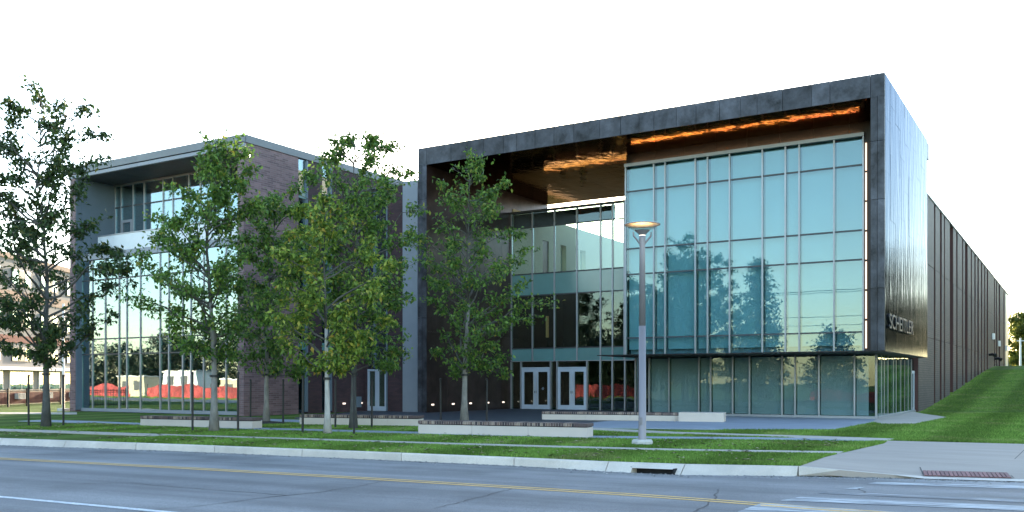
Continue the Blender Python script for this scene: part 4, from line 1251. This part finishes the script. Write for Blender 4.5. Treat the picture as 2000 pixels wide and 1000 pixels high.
# stakes
def stake(px, pt, pb, label, z=0.0):
    b = G(px, pb, z); d = -b.x * SI + b.y * CO
    h = (pb - pt) / FPX * d
    T = thing('tree_stake', b, label, 'stake', 'black stakes beside the young trees')
    MB().tube([(0, 0, -.1), (random.uniform(-.03, .03), 0, h)], .038, 8).build('shaft', M['black'], T, local=True)
    MB().tube([(random.uniform(-.02, .02), 0, h - .04), (0, 0, h + .02)], .046, 8).build('cap', M['black'], T, local=True)
stake(56, 733, 833, 'black stake on the street side left of the leftmost dark tree')
stake(124, 733, 833, 'black stake between the leftmost dark tree and the white pole')
stake(376, 728, 843, 'black stake left of the pale tree before the tall glass')
stake(465, 728, 843, 'black stake right of the pale tree before the tall glass')
stake(489, 742, 824, 'black stake left of the small bushy tree by the brick corner')
stake(553, 742, 828, 'black stake right of the small bushy tree by the brick corner')
stake(591, 735, 846, 'black stake left of the white trunked yellowing tree')
stake(691.5, 735, 849, 'black stake right of the white trunked yellowing tree, before the dark trunk')
stake(655, 742, 836, 'black stake left of the tallest dark trunked tree')
stake(726, 742, 836, 'black stake right of the tallest dark trunked tree, before the side door')
stake(861, 740, 824, 'black stake left of the lone cone shaped tree')
stake(950.5, 740, 826, 'black stake right of the lone cone shaped tree')

# ================================================================== BENCHES
FOOT = []
def bench(p0, p1, top0, dep, label, cap_left=False, cap_right=False, panels=3, brick_to=None):
    A, B = G(*p0), G(*p1)
    u = (B - A); L = u.length; u.normalize(); v = Vector((-u.y, u.x, 0))
    dA = -A.x * SI + A.y * CO
    h = (p0[1] - top0) / FPX * dA
    T = thing('bench', (A + B) / 2, label, 'bench', 'brick topped stone benches')
    FOOT.append([(A + v * -.1)[:2], (B + v * -.1)[:2], (B + v * (dep + .1))[:2], (A + v * (dep + .1))[:2]])
    def bb(s0, s1, d0, d1, z0, z1, mb=None):
        c = A + u * (s0 + s1) / 2 + v * (d0 + d1) / 2
        return (mb or MB()).obox(c, u, v, (s1 - s0) / 2, (d1 - d0) / 2, z0, z1)
    bh = .1
    zb = h - bh - .025
    ps = np.linspace(0, L, panels + 1)
    for i in range(panels):
        bb(ps[i] + .003, ps[i + 1] - .003, 0, dep, -.05, zb).build('stone_panel', M['bench_stone'], T, bevel=.006)
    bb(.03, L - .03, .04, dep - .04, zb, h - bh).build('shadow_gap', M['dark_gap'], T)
    s0 = .42 if cap_left else 0.0
    s1 = L - .42 if cap_right else L
    if brick_to: s1 = brick_to * L
    mb = MB()
    s = s0
    while s < s1 - .03:
        e2 = min(s + .075, s1)
        bb(s + .004, e2 - .004, -.012 + random.uniform(0, .006), dep + .012, h - bh, h + random.uniform(-.003, .003), mb)
        s += .085
    mb.build('brick_course', M['bench_brick'], T, kind='stuff')
    bb(s0, s1, .01, dep - .01, h - bh + .005, h - .012).build('mortar_bed', M['bench_stone'], T)
    if cap_right and not brick_to:
        bb(s1 + .004, L + .012, -.012, dep + .012, h - bh, h).build('end_block', M['bench_brick'], T, bevel=.008)
    if brick_to:
        bb(s1 + .02, L + .04, -.25, dep + .15, -.05, h + .02).build('end_block', M['bench_stone'], T, bevel=.01)
bench((274, 832.5), (493, 838), 812, .55, 'stone bench with brick top in front of the tall glass, by the pale tree', cap_right=True, panels=3)
bench((585, 830), (817, 833.5), 809.5, .55, 'stone bench with brick top behind the white trunked tree, facing the side door', cap_right=True, panels=4)
bench((816.5, 847.5), (1147, 855.5), 821.5, .6, 'longest stone bench with brick top, nearest the street before the lone tree', cap_right=True, panels=3)
bench((1058.5, 820.5), (1413, 825.2), 803.5, .55, 'stone bench ending in a plain block, before the entrance doors', panels=4, brick_to=.765)

# ================================================================== STREET LAMP
LB = G(1254.5, 869, 0)
lamp = thing('street_lamp', LB, 'grey street lamp with a lit shallow bowl head on the lawn', 'street lamp')
MB().lathe([(0, 0.0), (.3, 0.0), (.3, .1), (.26, .15), (0, .15)], n=8).build('base', M['concrete'], lamp, local=True)
MB().tube([(0, 0, .1), (0, 0, .16), (0, 0, 3.2)], [.13, .105, .09], 16).build('pole', M['pole'], lamp, local=True, smooth=True)
MB().tube([(0, 0, 3.2), (0, 0, 5.3), (0, 0, 5.42), (0, 0, 5.55), (0, 0, 5.62)], [.088, .076, .078, .085, .088], 16).build('pole_top', M['pole'], lamp, local=True, smooth=True)
MB().box(-.045, .045, -.113, -.08, .55, .75).build('hand_hole_cover', M['pole'], lamp, local=True, bevel=.004)
ZH = 5.94
hd = MB().lathe([(0.0, ZH + .035), (.25, ZH + .03), (.46, ZH), (.475, ZH - .015), (.46, ZH - .02), (.25, ZH + .008), (0.0, ZH + .012)], n=40).build('reflector', M['pole_white'] if 'pole_white' in M else M['white'], lamp, local=True, smooth=True)
MB().lathe([(.475, ZH - .008), (.482, ZH - .016), (.475, ZH - .03), (.462, ZH - .022)], n=40).build('rim', M['pole'], lamp, local=True, smooth=True)
MB().lathe([(.46, ZH - .03), (.16, ZH - .2)], n=40).build('glass_cone', M['glass_lamp'] if 'glass_lamp' in M else M['glass_clear'], lamp, local=True, smooth=True)
MB().lathe([(.2, ZH - .17), (.19, ZH - .19), (.09, ZH - .28), (.085, ZH - .3), (0, ZH - .3), (0, ZH - .29), (.07, ZH - .28), (.18, ZH - .18), (.2, ZH - .17)], n=32).build('bowl', M['pole'], lamp, local=True, smooth=True)
MB().lathe([(0, ZH - .225), (.1, ZH - .225), (.1, ZH - .215), (0, ZH - .215)], n=24).build('bulb', M['bulb'], lamp, local=True)
MB().lathe([(.078, ZH - .335), (.085, ZH - .33), (.085, ZH - .302), (.078, ZH - .3)], n=24).build('glow_ring', M['step_led'], lamp, local=True)
for sg in (-1, 1):
    q = Vector((CO, SI, 0)) * sg
    MB().tube([tuple(q * .07 + Vector((0, 0, 5.42))), tuple(q * .23 + Vector((0, 0, 5.62))), tuple(q * .24 + Vector((0, 0, 5.72)))], [.028, .026, .024], 8).build('arm', M['pole'], lamp, local=True)

# ================================================================== FAR RIGHT
tree('maple_tree', 1998, 704, [(690, 1975, 2020), (670, 1968, 2040), (640, 1966, 2048), (610, 1972, 2040), (590, 1985, 2015)], 9000, M['leaf_far'], M['bark_dark'], 'sunlit round tree beyond the far end of the brick wing', 77, leaf=.5, group=None, collar=False, dia=.5, nprim=40, clump=1.0,
     base=Vector((XY(1998, 172), 172, 3.3)), scale_px=152)
for i, (x, y, sc) in enumerate(((8, 178, 1.1), (22, 190, 1.2))):
    pass
pb = Vector((XY(1993, 150), 150, 3.3))
pl_ = thing('utility_pole', pb, 'pale pole on the hilltop before the sunlit round tree', 'pole')
MB().tube([(0, 0, 0), (0, 0, 4.6)], [.16, .12], 8).build('shaft', M['white'], pl_, local=True)
MB().tube([(-.5, 0, 4.2), (.5, 0, 4.2)], .06, 6).build('crossarm', M['white'], pl_, local=True)
box(-60, 60, 200, 201, 2.5, 6.3).build('hedge_wall', M['bark_dark'], label='dark wall across the far side of the hilltop', cat='wall')

# ================================================================== ACROSS THE STREET (seen in the glass)
def big_tree(x, y, H, R, seed, label, leafm, n=7000, conifer=False, zb=-3.4):
    b = Vector((x, y, zb)); k = 1.0
    if conifer:
        rows = [(-.18 * H, -R, R), (-.35 * H, -R * .9, R * .9), (-.6 * H, -R * .6, R * .6), (-.85 * H, -R * .3, R * .3), (-H, -.2, .2)]
    else:
        rows = [(-.22 * H, -R * .5, R * .5), (-.35 * H, -R * .95, R * .9), (-.55 * H, -R, R), (-.75 * H, -R * .85, R * .8), (-.92 * H, -R * .45, R * .5), (-H, -R * .12, R * .1)]
    return tree('street_tree', 0, 0, rows, n, leafm, M['bark_dark'], label, seed, leaf=.5, group='trees across the street', collar=False, dia=.6, nprim=50, clump=1.3, base=b, scale_px=FPX)
big_tree(-46, -32, 22, 6.0, 101, 'big round tree across the street behind the viewer', M['leaf_deep'], 12000)
big_tree(-55, -38, 18, 5.5, 102, 'broad tree across the street beside the big round one', M['leaf_deep'], 9000)
big_tree(-35, -30, 20.5, 4.4, 103, 'narrow pointed tree across the street', M['leaf_deep'], 9000, True)
big_tree(-27, -36, 12, 3.5, 104, 'low tree across the street near the crossing', M['leaf_deep'], 5000)
for k_, (x_, h_) in enumerate(((-172, 15), (-160, 12.5), (-149, 14.5), (-138, 13), (-127, 15), (-116, 13), (-104, 14), (-92, 13), (-79, 15), (-67, 13.5), (-14, 14), (-2, 13))):
    big_tree(x_, -47 - 3 * (k_ % 3), h_, 8.5, 120 + k_, 'broad tree in the belt across the street, number %s from its west end' % ('one two three four five six seven eight nine ten eleven twelve'.split()[k_]), M['leaf_deep'], 9000)
for k_, (x_, y_, h_) in enumerate(((10, 108, 13), (17, 122, 16), (9, 140, 17), (22, 146, 15), (26, 96, 12), (31, 120, 15), (33, 70, 13))):
    big_tree(x_, y_, h_, 4.6, 140 + k_, 'tree on the side slope right of the wing, number %s up the slope' % ('one two three four five six seven'.split()[k_]), M['leaf_deep'], 6000, zb=float(hill(x_, y_)))
big_tree(-73, -43, 22, 6.5, 161, 'tall wide tree across the street behind the cream house corner', M['leaf_deep'], 11000)
big_tree(-62, -41, 19, 5.5, 162, 'tall tree across the street between the cream house and the round tree', M['leaf_deep'], 9000)
for k_, (x_, y_, h_) in enumerate(((13, 114, 15), (19, 134, 17), (12, 152, 17), (27, 152, 16))):
    big_tree(x_, y_, h_, 5.6, 170 + k_, 'dense tree on the side slope, number %s behind the slope row' % ('one two three four'.split()[k_]), M['leaf_deep'], 8000, zb=float(hill(x_, y_)))
for k_, x_ in enumerate((4, 11, 19, 28, 37, 47)):
    big_tree(x_, 168 + 3 * (k_ % 2), 12 + (k_ * 5 % 4), 6.0, 180 + k_, 'backlit tree on the hilltop out beyond the wing, number %s eastwards' % ('one two three four five six'.split()[k_]), M['leaf_deep'], 7000, zb=4.0)
rs = np.random.default_rng(3)
# red fabric barrier
bar_ = thing('fabric_barrier', (-70, -15, -3.4), 'red fabric construction barrier on posts across the street', 'barrier')
mfab = MB()
for xa, xb in ((-122, -101), (-98, -46), (-25, -18)):
    vs, fs = [], []
    nx = int((xb - xa) * 3)
    for i in range(nx + 1):
        x = xa + (xb - xa) * i / nx; yy = -9 - .09 * (x + 100)
        for j in range(5):
            vs.append((x, yy + .12 * math.sin(x * 2.1 + j) + rs.normal(0, .03), -3.4 + 4.6 * j / 4 + ((.16 * math.sin(x * 1.3) + .14 * math.sin(x * .47 + 1) - (.5 if xa > -40 else 0)) if j == 4 else 0)))
    for i in range(nx):
        for j in range(4):
            a0 = i * 5 + j; fs.append((a0, a0 + 5, a0 + 6, a0 + 1))
    mfab.add(vs, fs)
mfab.build('fabric', M['fabric_red'], bar_)
for x in np.concatenate([np.arange(-122, -46, 3.4), np.arange(-25, -17, 3.4)]):
    yy = -9 - .09 * (x + 100)
    MB().tube([(x, yy - .3, -3.5), (x, yy - .3, 1.5)], .04, 6).build('post', M['iron'], bar_)
hs2 = thing('cream_house', (-73, -62, -2.3), 'cream walled house across the street behind the red fabric', 'house')
box(-82, -64, -70, -58, -3.5, 6.0).build('wall', M['cream'], hs2)
MB().add([(-82.6, -70.6, 6), (-63.4, -70.6, 6), (-63.4, -57.4, 6), (-82.6, -57.4, 6), (-80, -64, 9), (-66, -64, 9)], [(0, 1, 5, 4), (2, 3, 4, 5), (1, 2, 5), (3, 0, 4), (3, 2, 1, 0)]).build('roof', M['tan_band'], hs2)
for k_, (xa, xb, zt_, col_, lab) in enumerate(((-123, -117, 2.4, 'cream', 'small cream site cabin at the west end of the red fabric'), (-114, -106.5, 3.1, 'white', 'tall white site cabin behind the gap in the red fabric'), (-103, -92, 2.0, 'cream', 'long low cream site cabin behind the red fabric'), (-89, -85, 2.7, 'white', 'narrow white site cabin behind the east half of the red fabric'))):
    hs3 = thing('site_cabin', ((xa + xb) / 2, -24 - k_, -3.4), lab, 'cabin', 'site cabins across the street')
    y1_ = -23 - k_
    box(xa, xb, y1_ - 3, y1_, -3.5, zt_).build('wall', M[col_], hs3)
    box(xa - .2, xb + .2, y1_ - 3.2, y1_ + .2, zt_, zt_ + .18).build('roof', M['galv'], hs3)
    for x in np.arange(xa + .8, xb - 1.6, 2.9):
        box(x, x + 1.5, y1_ + .001, y1_ + .06, zt_ - 1.9, zt_ - .6).build('window', M['mull_dark'], hs3)
for i, (x, y) in enumerate(((-66, -4), (-34, -1.6), (-4, 1.4))):
    T = thing('utility_pole', (x, y, 0), 'wooden utility pole across the street, number %s from the corner' % ('three', 'two', 'one')[i], 'pole', 'utility poles across the street')
    MB().tube([(0, 0, 0), (0, 0, 11)], [.17, .11], 8).build('shaft', M['bark_dark'], T, local=True)
    MB().tube([(0, -1.1, 10.4), (0, 1.1, 10.4)], .07, 6).build('crossarm', M['bark_dark'], T, local=True)
cbm = MB()
for (xa, ya), (xb, yb) in (((-66, -4), (-34, -1.6)), ((-34, -1.6), (-4, 1.4)), ((-4, 1.4), (40, 6))):
    for o_, zz in ((-1, 10.5), (0, 10.6), (1, 10.5), (0, 8.2), (0, 7.4)):
        cbm.tube([(xa + (xb - xa) * t, ya + (yb - ya) * t + o_, zz - 2.2 * t * (1 - t)) for t in np.linspace(0, 1, 12)], .025, 4, False)
cbm.build('overhead_cable', M['iron'], label='overhead cables strung between the utility poles', cat='cable')

# ================================================================== GRASS BLADES
def blades(name, n_try, X0, X1, y0f, y1f, hgt, parent=None, fade=1.0):
    x = rng.uniform(X0, X1, n_try); t = rng.uniform(0, 1, n_try) ** fade
    y = y0f(x) + (y1f(x) - y0f(x)) * t
    keep = np.ones(n_try, bool)
    for p in PAVED + FOOT: keep &= ~inpoly(x, y, p)
    keep &= (-x * SI + y * CO) > 8
    q = (x * CO + y * SI) / (-x * SI + y * CO)
    keep &= np.abs(q) < .62
    x, y = x[keep], y[keep]
    z = hill(x, y)
    n = len(x)
    h = hgt * rng.uniform(.5, 1.25, n); wv = .012 * rng.uniform(.7, 1.5, n)
    az = rng.uniform(0, 2 * np.pi, n); ln = rng.uniform(0, .6, n) * h; la = rng.uniform(0, 2 * np.pi, n)
    cx, cy_ = np.cos(az) * wv, np.sin(az) * wv
    A = np.stack([x - cx, y - cy_, z - .01], 1); B = np.stack([x + cx, y + cy_, z - .01], 1)
    C = np.stack([x + np.cos(la) * ln, y + np.sin(la) * ln, z + h], 1)
    V = np.stack([A, B, C], 1).reshape(-1, 3)
    F = np.arange(3 * n).reshape(-1, 3)
    o = npmesh(name, V, F, M['blade']); tag(o, kind='stuff', label=None)
    return o
tag(blades('grass', 260000, -24, curb[-1].x + .02, lambda x: curbY(x) + .13, lambda x: walkY(np.minimum(x, END_X)) - .46, .055), 'short mown grass between the kerb and the footpath', 'grass')
tag(blades('grass', 420000, -34, tipB.x, lambda x: np.where(x < END_X, walkY(x) + .46, apY(x)), lambda x: walkY(x) + 9.0, .055), 'short mown grass between the footpath and the benches', 'grass')
tag(blades('grass', 430000, tipB.x - 6, 8, lambda x: np.where(x < tipB.x, 28.0, apY(x)), lambda x: np.full_like(x, 100.0), .06, fade=1.9), 'short mown grass at the foot of the slope by the brick wing', 'grass')

# fallen leaves and clippings
n = 900
x = rng.uniform(-34, END_X - .4, n); t = rng.uniform(0, 1, n)
y = curbY(x) + .2 + rng.uniform(0, 1, n) ** 1.2 * 9.5
keep = np.ones(n, bool)
for p in PAVED : keep &= ~inpoly(x, y, p)
x, y = x[keep], y[keep]; n = len(x)
az = rng.uniform(0, 6.28, n); L = rng.uniform(.05, .1, n)
d = np.stack([np.cos(az) * L, np.sin(az) * L], 1); e2 = np.stack([-np.sin(az) * L * .4, np.cos(az) * L * .4], 1)
c0 = np.stack([x, y], 1); zz = .05 + rng.uniform(0, .03, (n, 1))
V = np.stack([np.hstack([c0 - d, zz]), np.hstack([c0 + e2, zz + .02]), np.hstack([c0 + d, zz]), np.hstack([c0 - e2, zz + .015])], 1).reshape(-1, 3)
fl = npmesh('fallen_leaves', V, np.arange(4 * n).reshape(-1, 4), M['litter'])
tag(fl, 'small tan fallen leaves scattered over the lawn', 'leaves', kind='stuff')

# grit swept into the gutter
n = 2600
x = rng.uniform(-30, 3, n); d = np.abs(rng.normal(0, .28, n)) + .02
y = gutY(x) - d; z0 = road_z(x, y)
r_ = rng.uniform(.008, .028, n); az = rng.uniform(0, 6.28, n)
V = []
for k in range(3):
    V.append(np.stack([x + r_ * np.cos(az + 2.1 * k), y + r_ * np.sin(az + 2.1 * k), z0 + .003], 1))
V.append(np.stack([x, y, z0 + .003 + r_ * .8], 1))
V = np.stack(V, 1).reshape(-1, 3)
o4 = np.arange(n)[:, None, None] * 4
F = (o4 + np.array([[0, 1, 3], [1, 2, 3], [2, 0, 3]])[None]).reshape(-1, 3)
gr_ = npmesh('gravel', V, F, M['grit'])
tag(gr_, 'pale grit lying in the gutter along the kerb', 'grit', kind='stuff')

mb_ = G(520, 828)
mm = MB()
ring = [(1.05 * (1 + .12 * math.sin(3 * t)) * math.cos(t), 1.05 * (1 + .1 * math.cos(2 * t)) * math.sin(t)) for t in np.linspace(0, 2 * math.pi, 28)[:-1]]
mm.add([(mb_.x + p[0], mb_.y + p[1], .02) for p in ring] + [(mb_.x, mb_.y, .14)], [(i, (i + 1) % 27, 27) for i in range(27)])
tag(mm.build('mulch', M['mulch']), 'dark mulch mound round the small bushy tree by the brick corner', 'mulch', kind='stuff')
